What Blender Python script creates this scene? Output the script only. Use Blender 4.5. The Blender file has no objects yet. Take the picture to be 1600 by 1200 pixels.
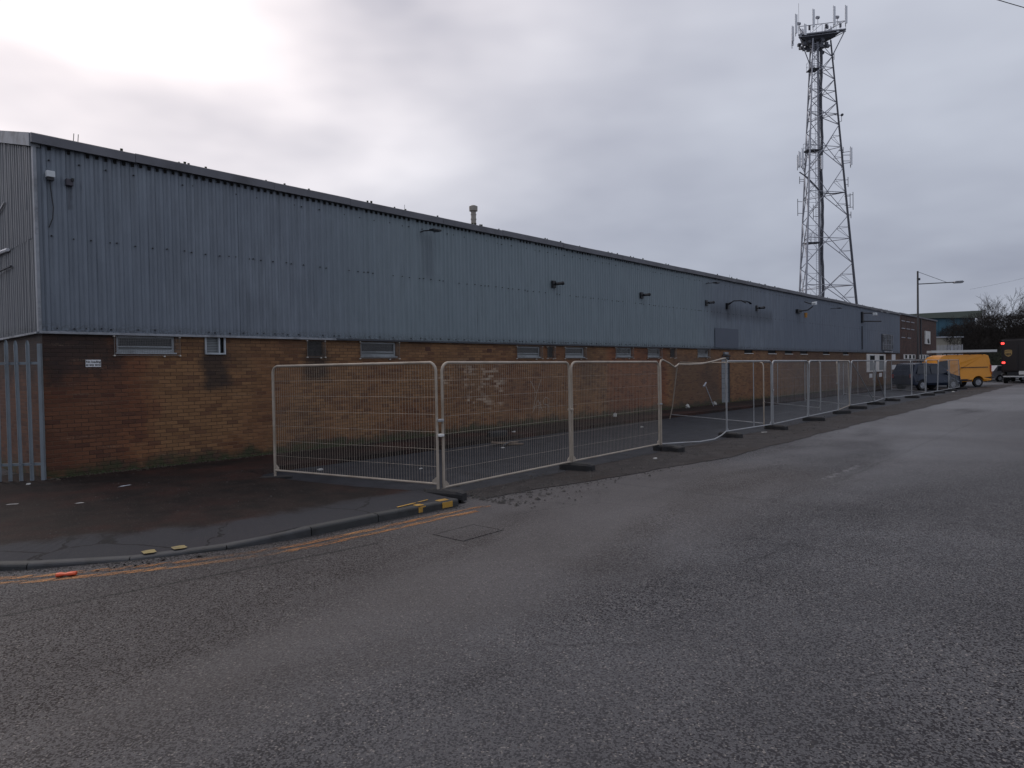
import bpy, bmesh, math, random
from math import sin, cos, pi, radians, sqrt, floor, atan2
from mathutils import Vector, Matrix
random.seed(7)
R = random.Random(11)
SC = bpy.context.scene
COL = SC.collection

# ------------------------------------------------------------------ camera
FPX, EYE, PITCH, ROLL = 1050.0, 1.88, 0.0214, 0.018
f = Vector((0, cos(PITCH), -sin(PITCH)))
r0 = Vector((1, 0, 0)); u0 = r0.cross(f)
rr = r0*cos(ROLL) - u0*sin(ROLL)
uu = u0*cos(ROLL) + r0*sin(ROLL)
cam = bpy.data.cameras.new('camera'); co = bpy.data.objects.new('camera', cam); COL.objects.link(co)
m3 = Matrix((rr, uu, -f)).transposed()
co.matrix_world = Matrix.Translation((0, 0, EYE)) @ m3.to_4x4()
cam.sensor_width = 36.0; cam.lens = 36.0*FPX/1600.0
cam.clip_start = 0.05; cam.clip_end = 2500
SC.camera = co

# ------------------------------------------------------------------ world, sun, exposure
SUN_AZ, SUN_EL = radians(-42), radians(44)           # azimuth from +Y, west of it
SUNV = Vector((sin(SUN_AZ)*cos(SUN_EL), cos(SUN_AZ)*cos(SUN_EL), sin(SUN_EL)))
SC.view_settings.view_transform = 'Standard'; SC.view_settings.look = 'None'
SC.view_settings.exposure = 0.0; SC.view_settings.gamma = 1.0
SC.view_settings.use_curve_mapping = False

class NB:
    """small node-graph helper"""
    def __init__(s, tree): s.t = tree; s.n = tree.nodes; s.l = tree.links
    def add(s, typ, ins=None, **kw):
        nd = s.n.new(typ)
        for k, v in kw.items(): setattr(nd, k, v)
        for k, v in (ins or {}).items():
            sock = nd.inputs[k]
            if hasattr(v, 'default_value') or hasattr(v, 'is_linked'): s.l.new(v, sock)
            else:
                if sock.type == 'RGBA' and len(v) == 3: v = (*v, 1)
                sock.default_value = v
        return nd
    def m(s, op, a, b=None, c=None, clamp=False):
        ins = {0: a}
        if b is not None: ins[1] = b
        if c is not None: ins[2] = c
        return s.add('ShaderNodeMath', ins, operation=op, use_clamp=clamp).outputs[0]
    def dot(s, a, v): return s.add('ShaderNodeVectorMath', {0: a, 1: v}, operation='DOT_PRODUCT').outputs['Value']
    def ss(s, x, a, b):   # smooth 0..1 as x goes a..b
        nd = s.add('ShaderNodeMapRange', {'Value': x}, interpolation_type='SMOOTHSTEP')
        if a < b: lo, hi, t0, t1 = a, b, 0.0, 1.0
        else: lo, hi, t0, t1 = b, a, 1.0, 0.0
        nd.inputs['From Min'].default_value = lo; nd.inputs['From Max'].default_value = hi
        nd.inputs['To Min'].default_value = t0; nd.inputs['To Max'].default_value = t1
        return nd.outputs['Result']
    def mix(s, fac, a, b, mode='MIX'):
        nd = s.add('ShaderNodeMix', data_type='RGBA', blend_type=mode)
        for k, v in ((0, fac), (6, a), (7, b)):
            if hasattr(v, 'is_linked'): s.l.new(v, nd.inputs[k])
            else: nd.inputs[k].default_value = (*v, 1) if (k > 0 and len(v) == 3) else v
        return nd.outputs[2]
    def noise(s, vec, scale, detail=3, rough=0.5, dist=0.0):
        return s.add('ShaderNodeTexNoise', {'Vector': vec, 'Scale': scale, 'Detail': detail, 'Roughness': rough, 'Distortion': dist}).outputs['Fac']
    def comb(s, x, y, z=0.0): return s.add('ShaderNodeCombineXYZ', {0: x, 1: y, 2: z}).outputs[0]

W = bpy.data.worlds.new('World'); SC.world = W; W.use_nodes = True
SC.cycles.max_bounces = 5; SC.cycles.diffuse_bounces = 2; SC.cycles.glossy_bounces = 2; SC.cycles.transparent_max_bounces = 8
W.cycles.sampling_method = 'MANUAL'; W.cycles.sample_map_resolution = 512
b = NB(W.node_tree); b.n.clear()
sky = b.add('ShaderNodeTexSky', sky_type='NISHITA')
sky.sun_disc = False; sky.sun_elevation = SUN_EL; sky.sun_rotation = SUN_AZ % (2*pi)
tc = b.add('ShaderNodeTexCoord').outputs['Generated']
sp = b.add('ShaderNodeSeparateXYZ', {0: tc}).outputs
zc = b.m('MAXIMUM', sp[2], 0.0)
zz = b.m('ADD', zc, 0.22)
cp = b.comb(b.m('DIVIDE', sp[0], zz), b.m('DIVIDE', sp[1], zz), 1.7)
n1 = b.noise(cp, 0.75, 4, 0.5, 0.3)
n2 = b.noise(cp, 2.3, 3, 0.5)
n3 = b.noise(b.comb(b.m('MULTIPLY', sp[0], 1.0), sp[1], b.m('MULTIPLY', sp[2], 3.2)), 3.1, 3, 0.5)
cl = b.m('ADD', b.m('MULTIPLY', b.m('SUBTRACT', n1, 0.5), 1.5), b.m('ADD', b.m('MULTIPLY', b.m('SUBTRACT', n2, 0.5), 0.75), b.m('MULTIPLY', b.m('SUBTRACT', n3, 0.5), 1.0)))
cs = b.dot(tc, tuple(SUNV))
cs = b.m('MAXIMUM', cs, 0.0)
glow = b.m('ADD', b.m('MULTIPLY', b.m('POWER', cs, 7.0), 1.08), b.m('MULTIPLY', b.m('POWER', cs, 60.0), 0.3))
base = b.mix(b.ss(zc, -0.1, 0.85), (0.375, 0.405, 0.490), (0.585, 0.605, 0.69))
varn = b.m('ADD', 1.0, b.m('MULTIPLY', cl, 0.44))
c1 = b.mix(1.0, base, b.comb(varn, varn, b.m('ADD', 1.0, b.m('MULTIPLY', cl, 0.38))), 'MULTIPLY')
gl = b.m('MULTIPLY', glow, b.m('ADD', 1.0, b.m('MULTIPLY', cl, 1.1)))
gl = b.m('MAXIMUM', gl, 0.0)
gcol = b.mix(1.0, (1.20, 0.985, 0.84), b.comb(gl, gl, gl), 'MULTIPLY')
c2 = b.mix(1.0, c1, gcol, 'ADD')
c3 = b.mix(1.0, c2, (10.0, 10.0, 10.0), 'MULTIPLY')
fin = b.mix(0.94, sky.outputs[0], c3)
bg = b.add('ShaderNodeBackground', {'Color': fin, 'Strength': 0.1})
ow = b.add('ShaderNodeOutputWorld'); b.l.new(bg.outputs[0], ow.inputs[0])

sl = bpy.data.lights.new('sun', 'SUN'); sl.energy = 0.5; sl.angle = radians(18); sl.color = (1.0, 0.93, 0.86)
so = bpy.data.objects.new('sun', sl); COL.objects.link(so)
so.rotation_euler = (-SUNV).to_track_quat('-Z', 'Y').to_euler()

# ------------------------------------------------------------------ street frame: u along the warehouse wall, v into the building
ANG = radians(47.882)
P0 = Vector((-8.254, 11.844, 0)); D = Vector((cos(ANG), sin(ANG), 0)); N = Vector((-sin(ANG), cos(ANG), 0))
def L(u, v, z=0.0): return P0 + D*u + N*v + Vector((0, 0, z))
def toL(p): q = Vector(p)-P0; return q.dot(D), q.dot(N)

# ------------------------------------------------------------------ object helpers
class MB:
    def __init__(s): s.v = []; s.f = []
    def poly(s, pts):
        i = len(s.v); s.v += [tuple(p) for p in pts]; s.f.append(tuple(range(i, i+len(pts)))); return s
    def box(s, x0, x1, y0, y1, z0, z1):
        i = len(s.v)
        s.v += [(x0,y0,z0),(x1,y0,z0),(x1,y1,z0),(x0,y1,z0),(x0,y0,z1),(x1,y0,z1),(x1,y1,z1),(x0,y1,z1)]
        s.f += [(i,i+3,i+2,i+1),(i+4,i+5,i+6,i+7),(i,i+1,i+5,i+4),(i+1,i+2,i+6,i+5),(i+2,i+3,i+7,i+6),(i+3,i,i+4,i+7)]; return s
    def tube(s, pts, r, n=6, cap=True):
        pts = [Vector(p) for p in pts]; k = len(pts)
        rs = r if isinstance(r, (list, tuple)) else [r]*k
        t0 = (pts[1]-pts[0]).normalized()
        a = Vector((0,0,1)) if abs(t0.z) < .9 else Vector((1,0,0))
        nx = t0.cross(a).normalized(); base = len(s.v)
        for i, p in enumerate(pts):
            if i == 0: t = t0
            elif i == k-1: t = (pts[i]-pts[i-1]).normalized()
            else:
                t = ((pts[i+1]-p).normalized() + (p-pts[i-1]).normalized())
                t = t.normalized() if t.length > 1e-6 else t0
            nx = (nx - t*nx.dot(t)); nx = nx.normalized() if nx.length > 1e-6 else t.orthogonal().normalized()
            ny = t.cross(nx)
            for j in range(n):
                an = 2*pi*j/n; q = p + (nx*cos(an)+ny*sin(an))*rs[i]; s.v.append(tuple(q))
        for i in range(k-1):
            for j in range(n):
                a0 = base+i*n+j; a1 = base+i*n+(j+1) % n
                s.f.append((a0, a1, a1+n, a0+n))
        if cap:
            s.f.append(tuple(base+j for j in reversed(range(n)))); s.f.append(tuple(base+(k-1)*n+j for j in range(n)))
        return s
    def prism(s, poly, a, bb, ax='y'):
        """extrude a 2-D polygon (x,z) along y, or (y,z) along x, or (x,y) along z"""
        def P(p, t): return (p[0], t, p[1]) if ax == 'y' else ((t, p[0], p[1]) if ax == 'x' else (p[0], p[1], t))
        i = len(s.v); n = len(poly)
        s.v += [P(p, a) for p in poly] + [P(p, bb) for p in poly]
        s.f.append(tuple(range(i, i+n))); s.f.append(tuple(reversed(range(i+n, i+2*n))))
        for j in range(n): s.f.append((i+j, i+n+j, i+n+(j+1) % n, i+(j+1) % n))
        return s
    def disc(s, c, r, y0, y1, n=16, ri=0):
        return s.prism([(c[0]+r*cos(2*pi*k/n), c[1]+r*sin(2*pi*k/n)) for k in range(n)], y0, y1)
    def mesh(s, name, mat=None, smooth=False, fixn=True):
        me = bpy.data.meshes.new(name); me.from_pydata(s.v, [], s.f)
        if fixn:
            bm = bmesh.new(); bm.from_mesh(me); bmesh.ops.recalc_face_normals(bm, faces=bm.faces[:]); bm.to_mesh(me); bm.free()
        if mat: me.materials.append(mat)
        if smooth:
            for p in me.polygons: p.use_smooth = True
            try: me.set_sharp_from_angle(angle=radians(40))
            except Exception: pass
        me.update(); return me
    def build(s, name, mat, parent=None, smooth=False, loc=None, rz=None, fixn=True, bevel=None):
        o = bpy.data.objects.new(name, s.mesh(name, mat, smooth, fixn)); COL.objects.link(o)
        if parent is not None: o.parent = parent
        if loc is not None: o.location = loc
        if rz is not None: o.rotation_euler[2] = rz
        if bevel:
            bv = o.modifiers.new('bevel', 'BEVEL'); bv.width = bevel; bv.segments = 2; bv.limit_method = 'ANGLE'; bv.angle_limit = radians(35)
        return o
def tag(o, label=None, cat=None, group=None, kind=None):
    if label: o['label'] = label
    if cat: o['category'] = cat
    if group: o['group'] = group
    if kind: o['kind'] = kind
    return o
def empty(name, loc, rz=0, label=None, cat=None, group=None, kind=None):
    o = bpy.data.objects.new(name, None); COL.objects.link(o); o.location = loc; o.rotation_euler = (0, 0, rz)
    o.empty_display_size = .2
    return tag(o, label, cat, group, kind)
def inst(name, mesh, parent=None, loc=(0,0,0), rot=(0,0,0), scale=None):
    o = bpy.data.objects.new(name, mesh); COL.objects.link(o)
    if parent is not None: o.parent = parent
    o.location = loc; o.rotation_euler = rot
    if scale: o.scale = scale
    return o
def copy_tree(o, parent=None):
    kids = list(o.children); c = o.copy(); COL.objects.link(c); c.parent = parent
    for ch in kids: copy_tree(ch, c)
    return c
def text(body, size, mat, parent, loc, rot, name='lettering', align='CENTER', bold=0.0, depth=0.001):
    cu = bpy.data.curves.new('txt', 'FONT'); cu.body = body; cu.size = size; cu.align_x = align; cu.align_y = 'CENTER'
    cu.extrude = depth; cu.offset = bold; cu.resolution_u = 3
    t = bpy.data.objects.new('txt', cu); COL.objects.link(t)
    me = bpy.data.meshes.new_from_object(t.evaluated_get(bpy.context.evaluated_depsgraph_get()))
    bpy.data.objects.remove(t); bpy.data.curves.remove(cu)
    me.materials.clear(); me.materials.append(mat)
    return inst(name, me, parent, loc, rot)

# ------------------------------------------------------------------ materials
def newmat(name):
    m = bpy.data.materials.new(name); m.use_nodes = True; nb = NB(m.node_tree)
    return m, nb, m.node_tree.nodes['Principled BSDF']
def pos(nb): return nb.add('ShaderNodeNewGeometry').outputs['Position']
def uvz(nb):
    p = pos(nb)
    q = nb.add('ShaderNodeVectorMath', {0: p, 1: tuple(P0)}, operation='SUBTRACT').outputs[0]
    return nb.dot(q, tuple(D)), nb.dot(q, tuple(N)), nb.add('ShaderNodeSeparateXYZ', {0: p}).outputs[2], p
def simple(name, col, rough=.5, metal=0.0, var=.25, scale=9.0, bump=0.0, dirt=None, emit=None):
    m, nb, bs = newmat(name); p = pos(nb)
    n = nb.noise(p, scale, 4, .6)
    k = nb.m('ADD', 1-var, nb.m('MULTIPLY', n, 2*var))
    c = nb.mix(1.0, col, nb.comb(k, k, k), 'MULTIPLY')
    if dirt:
        n2 = nb.noise(p, scale*.35, 5, .65)
        c = nb.mix(nb.m('MULTIPLY', nb.ss(n2, .45, .7), dirt[3]), c, dirt[:3])
    nb.l.new(c, bs.inputs['Base Color'])
    nb.l.new(nb.m('ADD', rough-.08, nb.m('MULTIPLY', n, .16)), bs.inputs['Roughness'])
    bs.inputs['Metallic'].default_value = metal
    if bump:
        bp = nb.add('ShaderNodeBump', {'Height': nb.noise(p, scale*6, 3), 'Strength': bump, 'Distance': .01})
        nb.l.new(bp.outputs[0], bs.inputs['Normal'])
    if emit:
        bs.inputs['Emission Color'].default_value = (*emit[:3], 1); bs.inputs['Emission Strength'].default_value = emit[3]
    return m

def gmask(nb, a, bb, a0, a1, b0, b1, soft=.2, nz=None, amp=.3):
    """soft rectangle mask with ragged edge, the mask of a stain of its own shape"""
    if nz is not None:
        o = nb.m('MULTIPLY', nb.m('SUBTRACT', nz, .5), amp*2); a = nb.m('ADD', a, o); bb = nb.m('ADD', bb, o)
    x = nb.m('MULTIPLY', nb.ss(a, a0-soft, a0+soft), nb.ss(a, a1+soft, a1-soft))
    y = nb.m('MULTIPLY', nb.ss(bb, b0-soft, b0+soft), nb.ss(bb, b1+soft, b1-soft))
    return nb.m('MULTIPLY', x, y)

def brick_material(name, dark=1.0, annex=False, flat=True):
    m, nb, bs = newmat(name); u, v, z, p = uvz(nb)
    s = nb.m('ADD', u, v) if not annex else u
    if flat: s = nb.m('ADD', u, nb.m('MULTIPLY', v, nb.m('GREATER_THAN', v, .3)))
    row = nb.m('FLOOR', nb.m('DIVIDE', z, .075))
    sh = nb.m('MULTIPLY', nb.m('MODULO', row, 2.0), .1125)
    uc = nb.m('ADD', nb.m('ADD', s, sh), 225.0)
    cx = nb.m('FLOOR', nb.m('DIVIDE', uc, .225))
    wn = nb.add('ShaderNodeTexWhiteNoise', {'Vector': nb.comb(cx, row, 3.0)}, noise_dimensions='3D')
    h = wn.outputs['Value']; sc = nb.add('ShaderNodeSeparateXYZ', {0: wn.outputs['Color']}).outputs
    k = dark
    if annex: ca, cb, cc = (.062, .028, .021), (.090, .038, .027), (.040, .021, .017)
    else: ca, cb, cc = (.196, .098, .040), (.252, .130, .055), (.146, .068, .031)
    c = nb.mix(nb.ss(h, .0, .75), tuple(x*k for x in ca), tuple(x*k for x in cb))
    c = nb.mix(nb.ss(sc[1], .68, .95), c, tuple(x*k for x in cc))
    big = nb.noise(p, .55, 3, .6); med = nb.noise(p, 2.2, 4, .62); fine = nb.noise(p, 38, 3, .65)
    pbig = nb.noise(nb.comb(u, nb.m('MULTIPLY', z, 1.0), v), .32, 3, .5)
    c = nb.mix(nb.ss(big, .42, .68), c, nb.mix(1.0, c, (.72, .60, .60), 'MULTIPLY'))
    if not annex:
        # rain-soaked, sooty and pale areas of the old brickwork
        zn = nb.m('ADD', z, nb.m('MULTIPLY', med, .8))
        red = nb.m('MAXIMUM', gmask(nb, u, z, 17.6, 22.0, -.2, 4, .25, med, .15), gmask(nb, u, z, -1, 1.7, -.5, 3, .3, med, .8))
        c = nb.mix(nb.m('MULTIPLY', red, .7), c, nb.mix(1.0, c, (.92, .55, .50), 'MULTIPLY'))
        dk = gmask(nb, u, z, -6, 1.35, 1.75, 3.2, .5, med, .7)
        dk = nb.m('MAXIMUM', dk, nb.m('MULTIPLY', gmask(nb, u, z, -3, 1.5, -.5, 3, .5, med, .9), .42))
        dk = nb.m('MAXIMUM', dk, nb.m('MULTIPLY', gmask(nb, u, z, 2.75, 3.35, 1.55, 2.5, .16, med, .3), .95))
        dk = nb.m('MAXIMUM', dk, nb.m('MULTIPLY', gmask(nb, u, z, 5.15, 5.75, 1.7, 2.5, .16, med, .3), .85))
        dk = nb.m('MAXIMUM', dk, nb.m('MULTIPLY', gmask(nb, u, z, 1.3, 9, 2.45, 3.2, .25, med, .6), .35))
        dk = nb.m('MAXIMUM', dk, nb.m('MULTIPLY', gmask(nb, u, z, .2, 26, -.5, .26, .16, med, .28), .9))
        dk = nb.m('MAXIMUM', dk, nb.m('MULTIPLY', nb.ss(u, 30, 40), .55))
        dk = nb.m('MAXIMUM', dk, nb.m('MULTIPLY', nb.ss(pbig, .52, .68), .45))
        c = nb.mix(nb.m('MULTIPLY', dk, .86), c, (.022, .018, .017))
        gr = nb.m('MULTIPLY', gmask(nb, u, z, -9, 66, -1, .24, .12, med, .22), nb.ss(nb.noise(p, 6, 4), .3, .6))
        c = nb.mix(nb.m('MULTIPLY', gr, .8), c, (.034, .045, .014))
        gy = gmask(nb, u, z, 22.5, 27.0, -1, 2.3, .25, med, .1)
        c = nb.mix(nb.m('MULTIPLY', gy, .5), c, (.075, .055, .042))
        ef = nb.m('MAXIMUM', gmask(nb, u, z, 9.3, 10.4, 1.45, 2.15, .12, med, .45), gmask(nb, u, z, 10.3, 12.0, .85, 2.1, .16, med, .6))
        ef = nb.m('MULTIPLY', ef, nb.m('MULTIPLY', nb.ss(h, .35, .8), nb.ss(med, .4, .58)))
        c = nb.mix(nb.m('MULTIPLY', ef, .75), c, (.46, .37, .28))
        lm = nb.m('MULTIPLY', nb.ss(nb.noise(nb.comb(nb.m('MULTIPLY', u, .6), nb.m('MULTIPLY', z, 9), 0), 1.1, 3), .60, .72), nb.ss(fine, .42, .6))
        c = nb.mix(nb.m('MULTIPLY', lm, .35), c, (.36, .26, .18))
    k2 = nb.m('ADD', .72, nb.m('MULTIPLY', fine, .56))
    c = nb.mix(1.0, c, nb.comb(k2, k2, k2), 'MULTIPLY')
    # mortar joints
    fz = nb.m('MULTIPLY', nb.m('FRACT', nb.m('DIVIDE', z, .075)), .075)
    fu = nb.m('MULTIPLY', nb.m('FRACT', nb.m('DIVIDE', uc, .225)), .225)
    ed = nb.m('MINIMUM', nb.m('MINIMUM', fz, nb.m('SUBTRACT', .075, fz)), nb.m('MINIMUM', fu, nb.m('SUBTRACT', .225, fu)))
    mo = nb.m('MULTIPLY', nb.ss(ed, .0075, .0038), .85)
    mc = nb.mix(nb.ss(nb.m('ADD', nb.m('MULTIPLY', big, .5), nb.m('MULTIPLY', med, .5)), .44, .56), (.085, .045, .028), (.205, .118, .070))
    if annex: mc = nb.mix(0.0, (.07, .05, .04), (.07, .05, .04))
    else:
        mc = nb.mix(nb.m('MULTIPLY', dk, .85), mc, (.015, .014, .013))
        mc = nb.mix(nb.m('MULTIPLY', gr, .8), mc, (.03, .04, .012))
    c = nb.mix(mo, c, mc)
    nb.l.new(c, bs.inputs['Base Color'])
    nb.l.new(nb.m('ADD', .62, nb.m('MULTIPLY', med, .3)), bs.inputs['Roughness'])
    hgt = nb.m('ADD', nb.m('MULTIPLY', nb.m('SUBTRACT', 1.0, mo), .006), nb.m('MULTIPLY', fine, .004))
    bp = nb.add('ShaderNodeBump', {'Height': hgt, 'Strength': .55, 'Distance': 1.0}); nb.l.new(bp.outputs[0], bs.inputs['Normal'])
    return m
M = {}
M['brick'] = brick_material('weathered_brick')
M['annex'] = brick_material('dark_red_brick', annex=True)

def cladding_material(name, base=(.200, .232, .272), side=False):
    m, nb, bs = newmat(name); u, v, z, p = uvz(nb)
    s = nb.m('ADD', u, v)
    pn = nb.noise(nb.comb(nb.m('MULTIPLY', s, 1.0), nb.m('MULTIPLY', z, .12), 0), 5.0, 5, .65)
    pv = nb.noise(nb.comb(s, nb.m('MULTIPLY', z, .9), 1), .35, 4, .55)
    fn = nb.noise(p, 30, 4, .6)
    c = nb.mix(nb.ss(pn, .35, .65), tuple(x*.84 for x in base), tuple(x*1.10 for x in base))
    c = nb.mix(nb.m('MULTIPLY', nb.ss(pv, .4, .65), .45), c, (base[0]*.74, base[1]*.76, base[2]*.80))
    # greener, paler middle stretch and darker repainted far end
    c = nb.mix(nb.m('MULTIPLY', gmask(nb, s, z, 6.5, 26, 0, 9, 2.0, pv, 2), .55), c, (.222, .285, .305))
    c = nb.mix(nb.m('MULTIPLY', nb.ss(s, 30, 38), .5), c, (.125, .150, .200))
    # vertical dirt runs
    st = nb.noise(nb.comb(nb.m('MULTIPLY', s, 1.0), nb.m('MULTIPLY', z, .04), 4), 9.0, 3, .7)
    c = nb.mix(nb.m('MULTIPLY', nb.ss(st, .60, .76), .30), c, (.10, .112, .135))
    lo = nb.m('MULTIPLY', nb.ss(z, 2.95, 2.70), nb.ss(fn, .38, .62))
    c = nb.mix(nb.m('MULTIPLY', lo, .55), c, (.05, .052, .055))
    for (a, bb2, cc2, d2, kk) in ((8.7, 9.1, 4.4, 5.6, .35), (26.0, 33.5, 4.15, 4.75, .55), (27.7, 28.1, 4.1, 4.9, .8), (3.6, 4.1, 2.9, 3.6, .25), (.43, .47, 4.9, 5.4, .7)):
        c = nb.mix(nb.m('MULTIPLY', gmask(nb, s, z, a, bb2, cc2, d2, min(.25, (bb2-a)/2), pn, .08), kk), c, (.075, .085, .105))
    nb.l.new(c, bs.inputs['Base Color'])
    nb.l.new(nb.m('ADD', .40, nb.m('MULTIPLY', pn, .25)), bs.inputs['Roughness'])
    bs.inputs['Metallic'].default_value = .15
    bp = nb.add('ShaderNodeBump', {'Height': nb.noise(nb.comb(s, nb.m('MULTIPLY', z, .35), v), 2.4, 3), 'Strength': .5, 'Distance': .05}); nb.l.new(bp.outputs[0], bs.inputs['Normal'])
    return m
M['clad'] = cladding_material('blue_grey_cladding')
M['cladside'] = cladding_material('grey_side_cladding', (.20, .205, .215))
M['fascia'] = simple('fascia_metal', (.150, .153, .172), .5, .1, .35, 2.2, .1, (.05, .05, .055, .6))
M['trim'] = simple('trim_pale', (.30, .32, .35), .5, .1, .4, 5, 0, (.05, .05, .05, .7))
M['trimdark'] = simple('trim_dark', (.05, .055, .065), .6, 0, .4, 5)
M['roof'] = simple('roof_sheet', (.10, .10, .105), .7, 0, .3, 1.5)
M['upvc'] = simple('window_frame', (.46, .50, .53), .45, 0, .25, 6, 0, (.10, .10, .10, .5))
M['glass'] = simple('window_glass', (.025, .028, .032), .12, 0, .3, 3)
M['blind'] = simple('grey_blind', (.22, .24, .25), .6, 0, .2, 12)
M['grille'] = simple('grille_wire', (.20, .19, .18), .55, .3, .3, 9)
M['bolt'] = simple('bolt_cap', (.62, .58, .52), .6, 0, .2, 20)
M['dark'] = simple('dark_void', (.012, .012, .013), .8, 0, .2, 4)
M['black'] = simple('black_plastic', (.012, .013, .016), .45, 0, .25, 8)
M['rubber'] = simple('rubber_block', (.020, .020, .021), .75, 0, .4, 14, .5, (.05, .045, .04, .4))
M['white'] = simple('white_paint', (.70, .70, .68), .5, 0, .12, 6, 0, (.35, .34, .32, .5))
M['sign'] = simple('sign_white', (.72, .74, .76), .4, 0, .06, 10)
M['ink'] = simple('sign_ink', (.02, .02, .022), .5, 0, .05, 10)
M['galv_tan'] = simple('galvanised_muddy', (.42, .365, .30), .50, .15, .22, 7, .05, (.22, .17, .12, .5))
M['galv'] = simple('galvanised', (.36, .375, .39), .45, .35, .2, 6, .05, (.22, .2, .17, .4))
M['wire_tan'] = simple('mesh_wire_tan', (.40, .35, .29), .55, .2, .2, 5)
M['palisade'] = simple('palisade_steel', (.215, .25, .28), .5, .25, .25, 3.5, .1, (.12, .12, .11, .5))
M['towersteel'] = simple('tower_steel', (.33, .345, .39), .55, .3, .25, .6)
M['towerdark'] = simple('tower_cable', (.075, .080, .10), .6, 0, .3, .8)
M['antenna'] = simple('antenna_shell', (.78, .80, .84), .5, 0, .1, 1)
M['flue'] = simple('flue_metal', (.36, .33, .29), .55, .3, .35, 7, .1, (.12, .09, .07, .6))
M['lens'] = simple('lamp_lens', (.62, .66, .68), .25, 0, .1, 9)
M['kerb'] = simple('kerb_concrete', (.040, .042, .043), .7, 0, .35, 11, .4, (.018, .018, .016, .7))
M['flushkerb'] = simple('flush_kerb', (.052, .054, .058), .72, 0, .35, 11, .4, (.026, .026, .024, .6))
M['kerbyellow'] = simple('kerb_yellow_mark', (.30, .235, .09), .6, 0, .3, 25, .2, (.12, .10, .06, .8))
M['kerbyellow2'] = simple('kerb_bright_mark', (.46, .26, .04), .6, 0, .3, 25, .2, (.10, .07, .04, .7))
M['iron'] = simple('cast_iron', (.05, .047, .045), .75, 0, .5, 20, .5)
M['litter'] = simple('litter_white', (.45, .45, .43), .7, 0, .2, 20)
M['tin'] = simple('tin_red', (.62, .09, .03), .4, .1, .3, 20)
M['wood'] = simple('old_wood', (.16, .12, .09), .75, 0, .35, 12, .3)
M['stone'] = simple('stone_chip', (.06, .055, .05), .8, 0, .5, 30, .2)
M['leaf'] = simple('dead_leaf', (.045, .035, .022), .75, 0, .5, 25)
M['moss'] = simple('moss', (.030, .040, .013), .9, 0, .5, 14, .4)
M['scratch'] = simple('graffiti_pale', (.30, .24, .19), .8, 0, .3, 20)
M['bark'] = simple('bark', (.040, .032, .027), .85, 0, .35, 2.5, .3)
M['twig'] = simple('twig', (.030, .024, .021), .85, 0, .35, 1.0)
M['hedge'] = simple('bare_thicket', (.022, .017, .014), .9, 0, .6, .9)
M['evergreen'] = simple('dark_evergreen', (.028, .033, .018), .85, 0, .5, 2)
M['teal'] = simple('teal_cladding', (.035, .12, .175), .5, 0, .12, .25)
M['greentrim'] = simple('green_roof_trim', (.115, .135, .11), .6, 0, .15, .5)
M['cream'] = simple('cream_wall', (.30, .28, .23), .7, 0, .15, .8)
M['vanyellow'] = simple('van_yellow', (.78, .315, .022), .32, 0, .10, 1.2, 0, (.40, .18, .03, .35))
M['carblue'] = simple('car_dark_blue', (.016, .024, .045), .25, .2, .15, 1)
M['carsilver'] = simple('car_silver', (.34, .35, .38), .3, .4, .1, 1)
M['truck'] = simple('truck_brown', (.016, .012, .012), .38, 0, .15, .8)
M['carglass'] = simple('car_glass', (.03, .035, .045), .08, 0, .1, 2)
M['tyre'] = simple('tyre_rubber', (.015, .015, .016), .8, 0, .2, 9)
M['rim'] = simple('wheel_rim', (.30, .31, .33), .4, .5, .2, 9)
M['lampred'] = simple('tail_lamp', (.35, .015, .015), .3, 0, .1, 9)
M['lampredlit'] = simple('tail_lamp_lit', (.6, .02, .02), .3, 0, .1, 9, 0, None, (1.0, .06, .05, 2.6))
M['gold'] = simple('gold_print', (.38, .25, .09), .45, 0, .1, 9)
M['alu'] = simple('aluminium', (.62, .62, .61), .4, .3, .15, 4)
M['paint_light'] = simple('pale_render', (.42, .44, .48), .6, 0, .15, 4)
M['amber'] = simple('amber_lens', (.45, .22, .05), .35, 0, .1, 9)
M['blockgrey'] = simple('painted_block', (.22, .235, .25), .6, 0, .2, 6, .2)

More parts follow.
